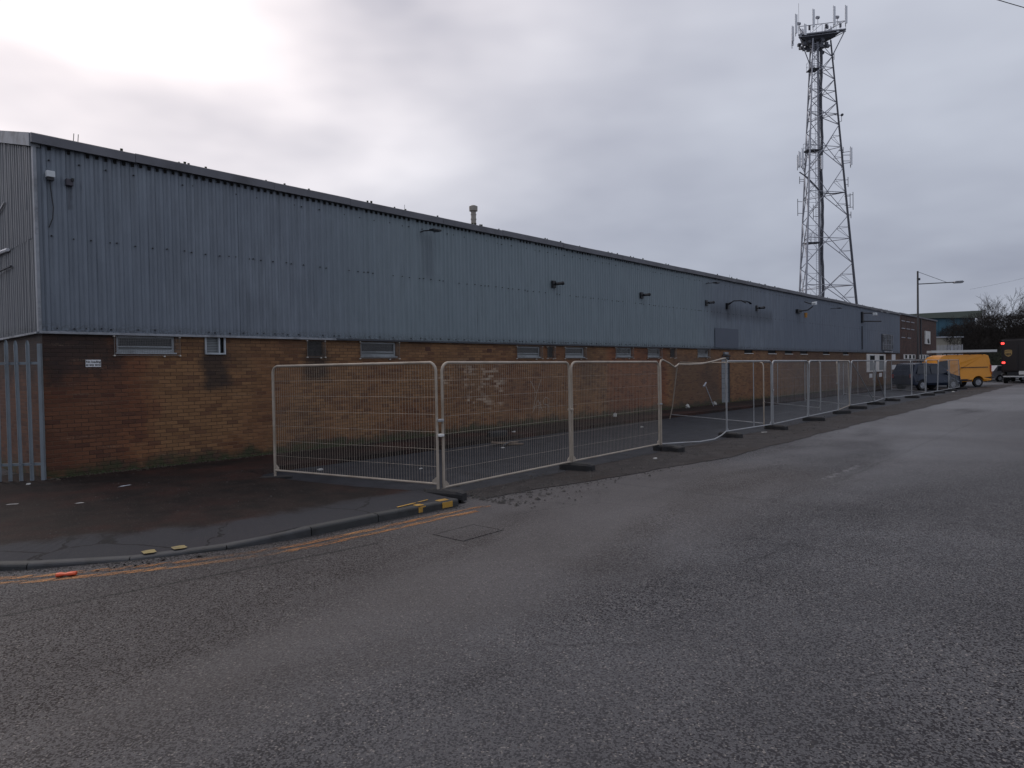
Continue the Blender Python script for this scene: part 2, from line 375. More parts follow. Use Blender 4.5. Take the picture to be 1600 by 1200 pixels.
def road_material():
    m, nb, bs = newmat('asphalt'); u, v, z, p = uvz(nb)
    vo = nb.add('ShaderNodeTexVoronoi', {'Vector': p, 'Scale': 88.0, 'Randomness': 1.0}, feature='F1')
    ve = nb.add('ShaderNodeTexVoronoi', {'Vector': p, 'Scale': 88.0, 'Randomness': 1.0}, feature='DISTANCE_TO_EDGE')
    cr = nb.add('ShaderNodeSeparateXYZ', {0: vo.outputs['Color']}).outputs
    big = nb.noise(p, .16, 2, .55); med = nb.noise(p, .9, 4, .6); fin = nb.noise(p, 210, 1, .6)
    low = nb.noise(nb.comb(nb.m('MULTIPLY', u, .12), nb.m('MULTIPLY', v, .9), 0), 1.0, 4, .5)   # worn along the wheel tracks
    chip = nb.mix(cr[0], (.083, .082, .087), (.130, .129, .137))
    chip = nb.mix(nb.ss(cr[1], .90, .97), chip, (.25, .23, .215))
    binder = (.020, .018, .021)
    gap = nb.ss(ve.outputs['Distance'], .10, .03)
    lost = nb.ss(nb.m('ADD', cr[2], nb.m('MULTIPLY', nb.m('SUBTRACT', med, .5), .7)), .64, .71)                                  # chips plucked out of the surface
    gp = nb.m('MAXIMUM', nb.m('MULTIPLY', gap, .72), nb.m('MULTIPLY', lost, .90))
    worn = nb.noise(nb.comb(nb.m('MULTIPLY', u, .10), nb.m('MULTIPLY', v, .34), 2), 1.0, 3, .55, .6)
    smooth = nb.m('MULTIPLY', nb.ss(nb.m('ADD', worn, nb.m('MULTIPLY', u, .006)), .42, .62), nb.ss(nb.m('ADD', v, nb.m('MULTIPLY', med, 1.2)), -13.5, -9.0))
    gp = nb.m('MULTIPLY', gp, nb.m('SUBTRACT', 1.0, nb.m('MULTIPLY', smooth, .50)))
    c = nb.mix(gp, chip, binder)
    c = nb.mix(nb.m('MULTIPLY', smooth, .18), c, (.095, .096, .108))
    c = nb.mix(nb.m('MULTIPLY', nb.ss(med, .35, .7), .26), c, (.045, .045, .048))
    c = nb.mix(nb.m('MULTIPLY', nb.ss(low, .40, .66), .18), c, (.044, .044, .050))
    brown = gmask(nb, u, v, -6, 9, -10.5, -6.8, .9, med, .6)
    c = nb.mix(nb.m('MULTIPLY', brown, .26), c, (.078, .060, .047))
    far = gmask(nb, u, v, 5.9, 6.0, -14, -7, .02, med, .12)
    c = nb.mix(nb.m('MULTIPLY', far, .30), c, (.03, .03, .03))
    far2 = gmask(nb, u, v, 32.7, 32.95, -18, -9.2, .03, med, .08)
    c = nb.mix(nb.m('MULTIPLY', far2, .7), c, (.03, .03, .03))
    seam = gmask(nb, v, u, -10.75, -10.70, 8, 60, .02, med, .15)
    c = nb.mix(nb.m('MULTIPLY', seam, .5), c, (.035, .035, .035))
    seam2 = gmask(nb, nb.m('ADD', v, nb.m('MULTIPLY', u, .16)), u, -7.86, -7.81, -4, 1.2, .015, med, .05)
    c = nb.mix(nb.m('MULTIPLY', seam2, .75), c, (.02, .02, .02))
    wp = nb.add('ShaderNodeVectorMath', {0: p, 1: nb.comb(nb.m('MULTIPLY', med, 1.3), nb.m('MULTIPLY', med, -.9), 0)}, operation='ADD').outputs[0]
    ck = nb.add('ShaderNodeTexVoronoi', {'Vector': wp, 'Scale': .42}, feature='DISTANCE_TO_EDGE').outputs['Distance']
    ckm = nb.m('MULTIPLY', nb.ss(ck, .0065, .002), nb.ss(big, .50, .56))
    c = nb.mix(nb.m('MULTIPLY', ckm, .55), c, (.018, .017, .018))
    # traces of old worn-off paint
    tr = nb.m('MULTIPLY', gmask(nb, v, u, -10.55, -10.45, 8.2, 10.2, .05, med, .1), nb.ss(nb.noise(p, 9, 3), .45, .6))
    c = nb.mix(nb.m('MULTIPLY', tr, .45), c, (.30, .30, .31))
    k = nb.m('ADD', .70, nb.m('MULTIPLY', fin, .6)); c = nb.mix(1.0, c, nb.comb(k, k, k), 'MULTIPLY')
    k = nb.m('ADD', .80, nb.m('MULTIPLY', big, .42)); c = nb.mix(1.0, c, nb.comb(k, k, k), 'MULTIPLY')
    nb.l.new(c, bs.inputs['Base Color'])
    rg = nb.m('SUBTRACT', .64, nb.m('MULTIPLY', nb.ss(big, .40, .65), .12))
    rg = nb.m('SUBTRACT', rg, nb.m('MULTIPLY', smooth, .06))
    nb.l.new(rg, bs.inputs['Roughness'])
    nb.l.new(nb.m('MULTIPLY', nb.m('SUBTRACT', 1.0, gp), .36), bs.inputs['Specular IOR Level'])
    hg = nb.m('ADD', nb.m('MULTIPLY', nb.m('SUBTRACT', 1.0, gp), .0030), nb.m('ADD', nb.m('MULTIPLY', cr[0], .0022), nb.m('MULTIPLY', fin, .0012)))
    bp = nb.add('ShaderNodeBump', {'Height': hg, 'Strength': .75, 'Distance': 1.0}); nb.l.new(bp.outputs[0], bs.inputs['Normal'])
    return m
M['road'] = road_material()

def pavement_material(name, a, bb, rough, red=None, scale=110, edgecol=None, spec=.15, spk=(.07,.065,.06)):
    m, nb, bs = newmat(name); u, v, z, p = uvz(nb)
    big = nb.noise(p, .5, 5, .6); med = nb.noise(p, 2.6, 5, .6); fin = nb.noise(p, scale, 4, .65)
    c = nb.mix(nb.ss(med, .3, .7), a, bb)
    if red: c = nb.mix(nb.m('MULTIPLY', nb.ss(big, .45, .68), .8), c, red)
    if edgecol:
        # paler drier band behind the kerb
        ks = nb.m('ADD', nb.m('MULTIPLY', v, -1.0), nb.m('MULTIPLY', nb.m('MINIMUM', nb.m('SUBTRACT', u, .4), 0.0), -.50))
        band = nb.ss(nb.m('ADD', ks, nb.m('MULTIPLY', nb.m('SUBTRACT', med, .5), .9)), 5.95, 6.35)
        c = nb.mix(nb.m('MULTIPLY', band, .85), c, edgecol)
        crk = nb.add('ShaderNodeTexVoronoi', {'Vector': nb.add('ShaderNodeVectorMath', {0: p, 1: nb.comb(nb.m('MULTIPLY', med, .5), nb.m('MULTIPLY', big, .5), 0)}, operation='ADD').outputs[0], 'Scale': .8}, feature='DISTANCE_TO_EDGE').outputs['Distance']
        c = nb.mix(nb.m('MULTIPLY', nb.m('MULTIPLY', nb.ss(crk, .014, .004), band), .8), c, (.012, .012, .012))
    sp_ = nb.add('ShaderNodeTexVoronoi', {'Vector': p, 'Scale': 75.0}, feature='F1')
    scr = nb.add('ShaderNodeSeparateXYZ', {0: sp_.outputs['Color']}).outputs
    c = nb.mix(nb.m('MULTIPLY', nb.ss(scr[0], .94, .99), .5), c, spk)
    k = nb.m('ADD', .6, nb.m('MULTIPLY', fin, .8)); c = nb.mix(1.0, c, nb.comb(k, k, k), 'MULTIPLY')
    nb.l.new(c, bs.inputs['Base Color'])
    nb.l.new(nb.m('ADD', rough, nb.m('MULTIPLY', big, .22)), bs.inputs['Roughness']); bs.inputs['Specular IOR Level'].default_value = spec
    bp = nb.add('ShaderNodeBump', {'Height': nb.m('ADD', fin, nb.m('MULTIPLY', scr[1], .5)), 'Strength': .45, 'Distance': .004}); nb.l.new(bp.outputs[0], bs.inputs['Normal'])
    return m
M['pave'] = pavement_material('damp_pavement', (.0115, .0095, .009), (.026, .018, .0155), .66, (.052, .023, .018), edgecol=(.045, .047, .054))
M['bay'] = pavement_material('bay_tarmac', (.022, .024, .029), (.038, .041, .049), .52, None, 60)
M['verge'] = pavement_material('dirt_verge', (.026, .023, .023), (.050, .044, .043), .60, (.034, .026, .022), 60)
M['ground'] = pavement_material('far_ground', (.05, .05, .05), (.08, .08, .085), .7, None, 5)

def line_material():
    m, nb, bs = newmat('worn_yellow_line'); u, v, z, p = uvz(nb)
    n = nb.noise(nb.comb(nb.m('MULTIPLY', u, 1), nb.m('MULTIPLY', v, 5), 0), 2.6, 6, .75); f2 = nb.noise(p, 55, 3, .6)
    c = nb.mix(nb.ss(nb.noise(p, 1.1, 3), .35, .65), (.36, .15, .045), (.48, .23, .075))
    k = nb.m('ADD', .6, nb.m('MULTIPLY', f2, .7)); c = nb.mix(1.0, c, nb.comb(k, k, k), 'MULTIPLY')
    nb.l.new(c, bs.inputs['Base Color']); bs.inputs['Roughness'].default_value = .65
    gap = gmask(nb, u, v, -.35, .35, -9, -5, .22, n, .3)
    al = nb.m('MULTIPLY', nb.m('MULTIPLY', nb.ss(n, .40, .58), nb.ss(f2, .26, .52)), nb.m('SUBTRACT', .85, nb.m('MULTIPLY', gap, .6)))
    nb.l.new(al, bs.inputs['Alpha'])
    return m
M['line'] = line_material()

# ------------------------------------------------------------------ ground, road, pavement
MB().poly([(-700,-300,-.03),(900,-300,-.03),(900,1300,-.03),(-700,1300,-.03)]).build('ground', M['ground'])['kind'] = 'structure'
def lpoly(pts, z): return [tuple(L(u, v, z)) for u, v in pts]
rd = MB().poly(lpoly([(-60,-24),(120,-24),(120,-4.5),(58,-4.5),(58,40),(120,40),(120,70),(-60,70)], 0))
road = MB()
road.poly(lpoly([(-60,-30),(130,-30),(130,0),(-60,0)], 0)).poly(lpoly([(78.2,0),(130,0),(130,14),(78.2,14)], 0)).poly(lpoly([(-60,0),(0,0),(0,20),(-60,20)], 0))
road.build('road', M['road'])['kind'] = 'structure'

def catmull(pts, step=.12):
    out = []
    P = [pts[0]] + list(pts) + [pts[-1]]
    for i in range(1, len(P)-2):
        a, b_, c, d = [Vector(q) for q in P[i-1:i+3]]
        n = max(2, int((c-b_).length/step))
        for k in range(n):
            t = k/n
            out.append(0.5*((2*b_)+(c-a)*t+(2*a-5*b_+4*c-d)*t*t+(3*b_-a-3*c+d)*t**3))
    out.append(Vector(pts[-1])); return out
KP = [(-9.0,-1.6),(-5.5,-3.3),(-3.2,-4.75),(-2.2,-5.55),(-1.6,-6.1),(-1.05,-6.45),(-.35,-6.82),(.5,-7.10),(1.45,-7.17),(2.3,-7.20),(3.12,-7.27)]
KC = catmull([(a, c, 0) for a, c in KP])
def kerb_h(u):
    if u < -1.9: return .085
    if u < -1.3: return .085 - .06*(u+1.9)/.6
    if u < -.25: return .025
    if u < .75: return .025 + .075*(u+.25)/1.0
    return .10
# pavement slab: outer band follows the kerb height, the inside is level
pv = MB(); inn = []
for i in range(len(KC)):
    a = KC[max(i-1,0)]; c = KC[min(i+1, len(KC)-1)]; t = (c-a).normalized(); nn = Vector((-t.y, t.x, 0))
    q = KC[i] + nn*.13; r_ = KC[i] + nn*.95
    inn.append((q, r_))
for i in range(len(inn)-1):
    (q0, r0_), (q1, r1_) = inn[i], inn[i+1]
    pv.poly([L(q0.x,q0.y,kerb_h(q0.x)-.004), L(q1.x,q1.y,kerb_h(q1.x)-.004), L(r1_.x,r1_.y,.1), L(r0_.x,r0_.y,.1)])
last = inn[-1]
poly = [L(r_.x, r_.y, .1) for q, r_ in inn]
edge = [(2.85,-5.2),(2.62,-4.0),(2.50,-2.95),(2.62,-2.2),(3.3,-1.95)]
poly += [L(a, c, .1) for a, c in edge] + [L(3.3,0,.1), L(-.02,0,.1), L(-.02,1.2,.1), L(-9,1.2,.1)]
pv.poly(poly)
# ramp down to the bay
e2 = [(last[0].x, last[0].y)] + [(last[1].x, last[1].y)] + edge
for i in range(len(e2)-1):
    a, c = e2[i], e2[i+1]
    pv.poly([L(a[0],a[1],.1), L(a[0]+.22,a[1]-.05,0.002), L(c[0]+.22,c[1]-.05,0.002), L(c[0],c[1],.1)])
# strip along the wall
us = [3.3+i*1.5 for i in range(50)]
pv2 = MB()
for a, c in zip(us[:-1], us[1:]):
    va, vc = -1.95-.12*sin(a*.3), -1.95-.12*sin(c*.3)
    pv.poly([L(a,va,.1), L(c,vc,.1), L(c,0,.1), L(a,0,.1)])
    pv.poly([L(a,va-.02,-.01), L(c,vc-.02,-.01), L(c,vc,.1), L(a,va,.1)])
pv.build('pavement', M['pave'], fixn=False)['kind'] = 'structure'
for p_ in bpy.data.objects['pavement'].data.polygons: pass
# parking bay inside the fence and the dirty verge on its road side
by = MB(); vg = MB()
uu_ = [2.0+i*.25 for i in range(240)]
R2 = random.Random(3)
def wob(u, k=0): return .035*sin(u*1.7+k)+.02*sin(u*4.1+1+k)+.015*sin(u*9.3+2*k)
for a, c in zip(uu_[:-1], uu_[1:]):
    by.poly([L(a,-6.9,.004), L(c,-6.9,.004), L(c,-1.9,.004), L(a,-1.9,.004)])
    if a > 3.5: vg.poly([L(a,-8.10+.95*max(0,1-(a-3.5)/6)+wob(a),.008), L(c,-8.10+.95*max(0,1-(c-3.5)/6)+wob(c),.008), L(c,-6.55+.6*wob(c,2),.008), L(a,-6.55+.6*wob(a,2),.008)])
by.build('bay_tarmac', M['bay'])['kind'] = 'structure'
vg.build('verge', M['verge'])['kind'] = 'structure'

# kerb: every stone a piece of its own
kerb = empty('kerb', L(0,-7), 0, kind='structure')
kerb.location = (0,0,0)
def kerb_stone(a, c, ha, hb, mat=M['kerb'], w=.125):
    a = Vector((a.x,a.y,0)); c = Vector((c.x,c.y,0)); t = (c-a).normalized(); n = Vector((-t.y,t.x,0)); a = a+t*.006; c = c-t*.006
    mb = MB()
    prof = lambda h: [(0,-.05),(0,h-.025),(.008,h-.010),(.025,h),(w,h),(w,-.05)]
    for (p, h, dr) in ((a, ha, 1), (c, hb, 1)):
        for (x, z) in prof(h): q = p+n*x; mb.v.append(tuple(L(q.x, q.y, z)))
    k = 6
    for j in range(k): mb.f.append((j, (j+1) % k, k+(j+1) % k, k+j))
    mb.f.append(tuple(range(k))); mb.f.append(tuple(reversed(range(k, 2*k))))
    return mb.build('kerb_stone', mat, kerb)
acc = 0; st = KC[0]
idx = [0]
for i in range(1, len(KC)):
    acc += (KC[i]-KC[i-1]).length
    if acc >= .90: idx.append(i); acc = 0
if idx[-1] != len(KC)-1: idx[-1] = len(KC)-1
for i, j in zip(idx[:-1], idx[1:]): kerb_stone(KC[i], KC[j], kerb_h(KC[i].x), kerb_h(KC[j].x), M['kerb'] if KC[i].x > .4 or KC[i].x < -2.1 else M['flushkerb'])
# loading marks painted on the kerb top, each its own sheet
def mark(u, v, du, dv, ang, z, mat, name='loading_mark'):
    c_, s_ = cos(ang), sin(ang); pts = []
    for i in range(10):
        t = 2*pi*i/10; x = du*max(-1, min(1, 1.35*cos(t)))*(1+.05*R.uniform(-1,1)); y = dv*max(-1, min(1, 1.35*sin(t)))*(1+.1*R.uniform(-1,1))
        pts.append(L(u+x*c_-y*s_, v+x*s_+y*c_, z))
    o = MB().poly(pts).build(name, mat, kerb, fixn=False); return o
mark(-.63,-6.53,.062,.075,-.15,.046,M['kerbyellow']); mark(-.36,-6.62,.066,.075,-.12,.050,M['kerbyellow'])
for (u_, w_) in ((2.50,.05),(2.92,.075)):
    mark(u_,-7.15,w_*1.2,.06,-.03,.104,M['kerbyellow2'])
    o = MB().box(-w_*1.2,w_*1.2,-.003,.003,.015,.092).build('loading_mark', M['kerbyellow2'], kerb); o.location = L(u_,-7.205-.085*(u_-2.3)-.004,0); o.rotation_euler[2] = ANG-.03
mark(2.40,-7.02,.17,.022,.1,.104,M['kerbyellow2']); mark(2.72,-6.98,.10,.020,.1,.104,M['kerbyellow2'])
# worn double yellow lines in the channel
def offset_line(off, w, u0_, u1_, name='yellow_line'):
    mb = MB(); prev = None
    pts = KC + [Vector((3.45,-7.33,0)), Vector((3.8,-7.42,0))]
    for i in range(len(pts)):
        a = pts[max(i-1,0)]; c = pts[min(i+1, len(pts)-1)]; t = (c-a).normalized(); n = Vector((t.y,-t.x,0))
        if not (u0_ <= pts[i].x <= u1_): prev = None; continue
        q = (pts[i]+n*off, pts[i]+n*(off+w))
        if prev: mb.poly([L(prev[0].x,prev[0].y,.004), L(prev[1].x,prev[1].y,.004), L(q[1].x,q[1].y,.004), L(q[0].x,q[0].y,.004)])
        prev = q
    mb.build(name, M['line'])['kind'] = 'structure'
offset_line(.22,.10,-6,3.7); offset_line(.40,.10,-6,3.3)

# ------------------------------------------------------------------ warehouse
ZB, ZT = 2.70, 5.97
WH = empty('warehouse', L(0,0,0), ANG, 'long single-storey warehouse with blue-grey ribbed cladding above a brown brick wall', 'warehouse')
LEN = 62.2
# openings: u0,u1,z0,z1,kind
OP = [(1.18,2.24,2.34,2.66,'w1'),(2.83,3.26,2.31,2.66,'bars'),(5.21,5.61,2.29,2.64,'vent'),(6.70,7.80,2.28,2.64,'w1'),
      (12.58,13.71,2.28,2.61,'w'),(14.08,14.41,2.26,2.61,'vent'),(15.05,16.15,2.28,2.61,'w'),(18.16,19.27,2.30,2.64,'w'),
      (20.48,21.48,2.30,2.64,'w'),(22.30,22.72,2.29,2.64,'vent'),(24.79,25.86,2.32,2.66,'w'),(27.2,28.15,.10,2.32,'door'),
      (29.86,30.90,2.50,2.67,'s'),(32.95,34.10,2.50,2.67,'s'),(35.4,36.6,2.50,2.67,'s'),(37.9,39.1,2.50,2.67,'s'),(42.0,43.2,2.50,2.67,'s'),(46.2,47.4,2.50,2.67,'s')]
wall = MB()
cur = 0.0; ZW0 = -.1
def wq(mb, a, c, z0, z1, y=0.0): mb.poly([(a,y,z0),(c,y,z0),(c,y,z1),(a,y,z1)])
for (a, c, z0, z1, k) in OP:
    wq(wall, cur, a, ZW0, ZB+.05); wq(wall, a, c, ZW0, z0); wq(wall, a, c, z1, ZB+.05)
    d = .13
    wall.poly([(a,0,z0),(a,d,z0),(a,d,z1),(a,0,z1)]); wall.poly([(c,0,z0),(c,0,z1),(c,d,z1),(c,d,z0)])
    wall.poly([(a,0,z0),(c,0,z0),(c,d,z0),(a,d,z0)]); wall.poly([(a,0,z1),(a,d,z1),(c,d,z1),(c,0,z1)])
    cur = c
wq(wall, cur, LEN, ZW0, ZB+.05)
# side, back and end walls
wall.poly([(0,0,ZW0),(0,0,ZB+.05),(0,14,ZB+.05),(0,14,ZW0)])
wall.poly([(0,14,ZW0),(0,14,ZT-.15),(LEN,14,ZT-.15),(LEN,14,ZW0)]); wall.poly([(LEN,.02,ZW0),(LEN,14,ZW0),(LEN,14,ZT),(LEN,7,ZT+1.6),(LEN,.02,ZT)])
wo = wall.build('wall', M['brick'], WH, fixn=False)
wo['label'] = 'brown brick wall below the cladding, mossy at its foot'
# brick pieces, proud of the recessed joints
def brick_mesh(w, seed):
    rg = random.Random(seed); g = .0045; h0, h1 = .0045, .0705; pr = .0035; ch = .0015
    x0, x1 = 0.0045, w-.0045
    j = lambda s=.0012: rg.uniform(-s, s)
    mb = MB()
    back = [(x0,.004,h0),(x1,.004,h0),(x1,.004,h1),(x0,.004,h1)]
    mid = [(x0+j(),-pr+ch,h0+j()),(x1+j(),-pr+ch,h0+j()),(x1+j(),-pr+ch,h1+j()),(x0+j(),-pr+ch,h1+j())]
    fr = [(x0+ch+j(),-pr+j(),h0+ch+j()),(x1-ch+j(),-pr+j(),h0+ch+j()),(x1-ch+j(),-pr+j(),h1-ch+j()),(x0+ch+j(),-pr+j(),h1-ch+j())]
    mb.v = back+mid+fr
    for q in range(4):
        n_ = (q+1) % 4
        mb.f += [(q,n_,4+n_,4+q),(4+q,4+n_,8+n_,8+q)]
    mb.f.append((8,9,10,11)); return mb
full = [brick_mesh(.225, i).mesh('brick', M['brick'], fixn=False) for i in range(6)]
cells = []
for row in range(1, 36):
    z0 = row*.075; sh = .1125*(row % 2)
    x = -sh
    while x < 16:
        a, c = max(x, 0.0), x+.225; x += .225
        if c-a < .05: continue
        if z0+.075 > 2.705: continue
        hit = False
        for (o0, o1, y0, y1, k) in OP:
            if z0 < y1 and z0+.075 > y0 and c > o0 and a < o1:
                if a < o0-.03 and c > o0: c = o0
                elif c > o1+.03 and a < o1: a = o1
                else: hit = True
        if hit or c-a < .03: continue
        if 8.79 < (a+c)/2 < 8.99 and 2.40 < z0+.04 < 2.56: continue
        cells.append((a, c, z0))
cells.sort(key=lambda t: floor(t[0]/.225)*100+t[2])
bulk = MB()
for i, (a, c, z0) in enumerate(cells):
    dy = R.uniform(-.0015, .0015)
    if i < 300:
        me = R.choice(full) if abs(c-a-.225) < 1e-4 else brick_mesh(c-a, i).mesh('brick', M['brick'], fixn=False)
        inst('brick', me, wo, (a, dy, z0))
    else:
        bm_ = brick_mesh(c-a, i % 40); o_ = len(bulk.v)
        bulk.v += [(p[0]+a, p[1]+dy, p[2]+z0) for p in bm_.v]; bulk.f += [tuple(q+o_ for q in f_) for f_ in bm_.f]
bk = bulk.build('brickwork', M['brick'], wo, fixn=False); bk['kind'] = 'stuff'
# air bricks
for (a, c, z0) in ((8.80,8.985,2.43),(11.22,11.42,2.41)):
    q = MB().box(a,c,-.006,.002,z0,z0+.11)
    for k in range(4): q.box(a+.012,c-.012,-.011,-.006,z0+.01+k*.026,z0+.022+k*.026)
    q.build('air_brick', simple('air_brick', (.10,.045,.03), .8), WH)

# windows and vents
def window(a, c, z0, z1, kind):
    y = .07
    if kind in ('w', 'w1'):
        fr = MB()
        for q in ((a,c,z0,z0+.055),(a,c,z1-.04,z1),(a,a+.045,z0+.055,z1-.04),(c-.045,c,z0+.055,z1-.04),(a+.045,c-.045,z0+.10,z0+.125)): fr.box(q[0],q[1],y-.03,y+.03,q[2],q[3])
        w = fr.build('window', M['upvc'], WH)
        MB().box(a+.045,c-.045,y+.0,y+.01,z0+.125,z1-.04).build('pane', M['glass'], w)
        MB().box(a+.045,c-.045,y+.0,y+.012,z0+.055,z0+.10).build('lower_panel', M['blind'], w)
        MB().box(a-.02,c+.02,-.03,y-.03,z0-.03,z0).build('sill', M['upvc'], w)
        MB().box(a+.06,c-.06,y+.03,y+.034,z0+.13,z1-.05).build('blind', M['blind'], w) if kind == 'w' and (int(a) % 2) else None
    elif kind == 'bars':
        fr = MB()
        for q in ((a,c,z0,z0+.03),(a,a+.03,z0+.03,z1),(c-.03,c,z0+.03,z1),(a+.28,a+.31,z0+.03,z1)): fr.box(q[0],q[1],-.035,.02,q[2],q[3])
        w = fr.build('window', M['upvc'], WH)
        bl = MB()
        for k in range(9): bl.box(a+.03,a+.28,.02,.028,z0+.035+k*.034,z0+.060+k*.034)
        bl.build('louvre', M['blind'], w)
        MB().box(a+.03,c-.03,.06,.07,z0+.02,z1).build('pane', M['glass'], w)
    elif kind == 'vent':
        w = MB().box(a,c,.05,.06,z0,z1).build('vent', M['dark'], WH)
    elif kind == 's':
        w = MB().box(a,c,.05,.06,z0,z1).build('window', M['dark'], WH)
        MB().box(a-.02,c+.02,-.035,.05,z0-.03,z0).build('sill', M['white'], w)
    # wire guard held by four bolts
    if kind in ('w', 'w1', 'vent'):
        g = MB(); e = .05 if kind != 'vent' else .03
        X0, X1, Z0, Z1 = a-e, c+e*1.6, z0-e*1.2, min(z1+.02, ZB-.035)
        n = int((X1-X0)/.03)
        for k in range(n+1):
            x = X0+(X1-X0)*k/n; t = .0035 if k in (0, n) else .0013; g.box(x-t,x+t,-.047-t,-.047+t,Z0,Z1)
        n = int((Z1-Z0)/.03)
        for k in range(n+1):
            zq = Z0+(Z1-Z0)*k/n; t = .0035 if k in (0, n) else .0013; g.box(X0,X1,-.044-t,-.044+t,zq-t,zq+t)
        g.build('wire_guard', M['grille'], w)
        for (x, zq) in ((X0,Z0),(X1,Z0),(X0,Z1-.02),(X1,Z1-.02),((X0+X1)/2+.25*(X1-X0),Z0-.015)):
            MB().box(x-.014,x+.014,-.058,-.006,zq-.012,zq+.012).build('bolt', M['bolt'], w)
for (a, c, z0, z1, k) in OP:
    if k != 'door': window(a, c, z0, z1, k)
# blocked-up doorway
dj = MB()
dj.box(27.2,27.27,.02,.12,.1,2.32).box(28.06,28.15,.02,.12,.1,2.32).box(27.27,28.06,.02,.12,2.22,2.32)
dr = dj.build('doorway', M['trimdark'], WH)
for r_ in range(9):
    for q in range(3):
        off = .0 if r_ % 2 else -.13
        x0 = max(27.275, 27.275+q*.395+off); x1 = min(28.055, 27.275+(q+1)*.395+off-.01)
        if x1-x0 > .04: MB().box(x0,x1,.05,.11,.11+r_*.233,.11+r_*.233+.222).build('block', M['blockgrey'], dr)
MB().box(27.1,28.3,.0,.01,2.33,2.37).build('lintel', M['trimdark'], dr)

# ribbed cladding sheets
def sheet_mesh(width, h, mat, taper=0.0, pitch=.15, dep=.028, seed=0):
    rg = random.Random(seed); mb = MB(); pts = []
    n = int(round(width/pitch)); p = width/n
    for k in range(n):
        x = k*p; d_ = dep*(1+rg.uniform(-.18,.18)); s = rg.uniform(-.006,.006)
        pts += [(x, 0), (x+p*.30+s, -d_*.08), (x+p*.50+s, -d_), (x+p*.80+s, -d_)]
    pts.append((width, 0))
    rows = 5
    for r_ in range(rows+1):
        for (x, y) in pts:
            zt = h+taper*x; zz_ = zt*r_/rows
            wv = .004*sin(x*11+r_*1.7+seed)*(1 if 0 < r_ < rows else .4) + rg.uniform(-.0015,.0015)
            mb.v.append((x, y+wv, zz_))
    m_ = len(pts)
    for r_ in range(rows):
        for k in range(m_-1): mb.f.append((r_*m_+k, r_*m_+k+1, (r_+1)*m_+k+1, (r_+1)*m_+k))
    return mb.mesh('cladding_sheet', mat, fixn=False)
SW = LEN/69.0; ZL = 4.36
fullm = [sheet_mesh(SW, ZT-ZB, M['clad'], seed=i) for i in range(9)]
for k in range(69):
    inst('cladding_sheet', R.choice(fullm), WH, (k*SW, -.014+R.uniform(-.004,.002), ZB+R.uniform(0,.018)))
gp_ = MB()  # dark boxes stand in for the shade in the rib gaps below the fascia
for k in range(int(58/.15)):
    if R.random() < .9: gp_.box(k*.15+.015,k*.15+.085,-.034,-.022,ZT-.060-R.uniform(0,.02),ZT-.012)
o = gp_.build('eaves_gap_shade', M['dark'], WH); o['kind'] = 'stuff'
sc_ = MB()
for (zq, st_) in ((ZL+.03,.30),(ZB+.07,.30),(ZT-.24,.45)):
    x = .2
    while x < 60:
        if R.random() < .85:
            xx = x+R.uniform(-.03,.03); zz1 = zq+R.uniform(-.012,.012); sc_.box(xx-.009,xx+.009,-.055,-.02,zz1-.009,zz1+.009)
        x += st_*R.choice((.5,1,1))*1.0
o = sc_.build('screw', M['dark'], WH); o['kind'] = 'stuff'
# gable end cladding
rise = .27
nS = 15; SWs = 14.0/nS
for k in range(nS):
    v0 = k*SWs; v1 = v0+SWs
    inst('cladding_sheet', sheet_mesh(SWs, ZL+.06-ZB, M['cladside'], seed=40+k, pitch=.156, dep=.036), WH, (-.012, v1, ZB), (0,0,-pi/2))
    def top(v): return ZT-.06+rise*(v if v < 7 else 14-v)
    inst('cladding_sheet', sheet_mesh(SWs, top(v1)-ZL, M['cladside'], taper=(top(v0)-top(v1))/SWs, seed=60+k, pitch=.156, dep=.036), WH, (-.020, v1, ZL), (0,0,-pi/2))
# inner liner walls so that no light leaks behind the sheets
ln = MB(); wq(ln, 0, LEN, ZB-.02, ZT, .04)
ln.poly([(.04,0,ZB),(.04,0,ZT-.1),(.04,7,ZT+rise*7-.1),(.04,14,ZT-.1),(.04,14,ZB)])
ln.build('liner', M['trimdark'], WH, fixn=False)
# roof
rf = MB()
rf.poly([(-.05,.0,ZT+.12),(LEN,.0,ZT+.12),(LEN,7,ZT+.12+rise*6.9),(-.05,7,ZT+.12+rise*6.9)])
rf.poly([(-.05,7,ZT+.12+rise*6.9),(LEN,7,ZT+.12+rise*6.9),(LEN,14.1,ZT+.12),(-.05,14.1,ZT+.12)])
rf.build('roof', M['roof'], WH, fixn=False)
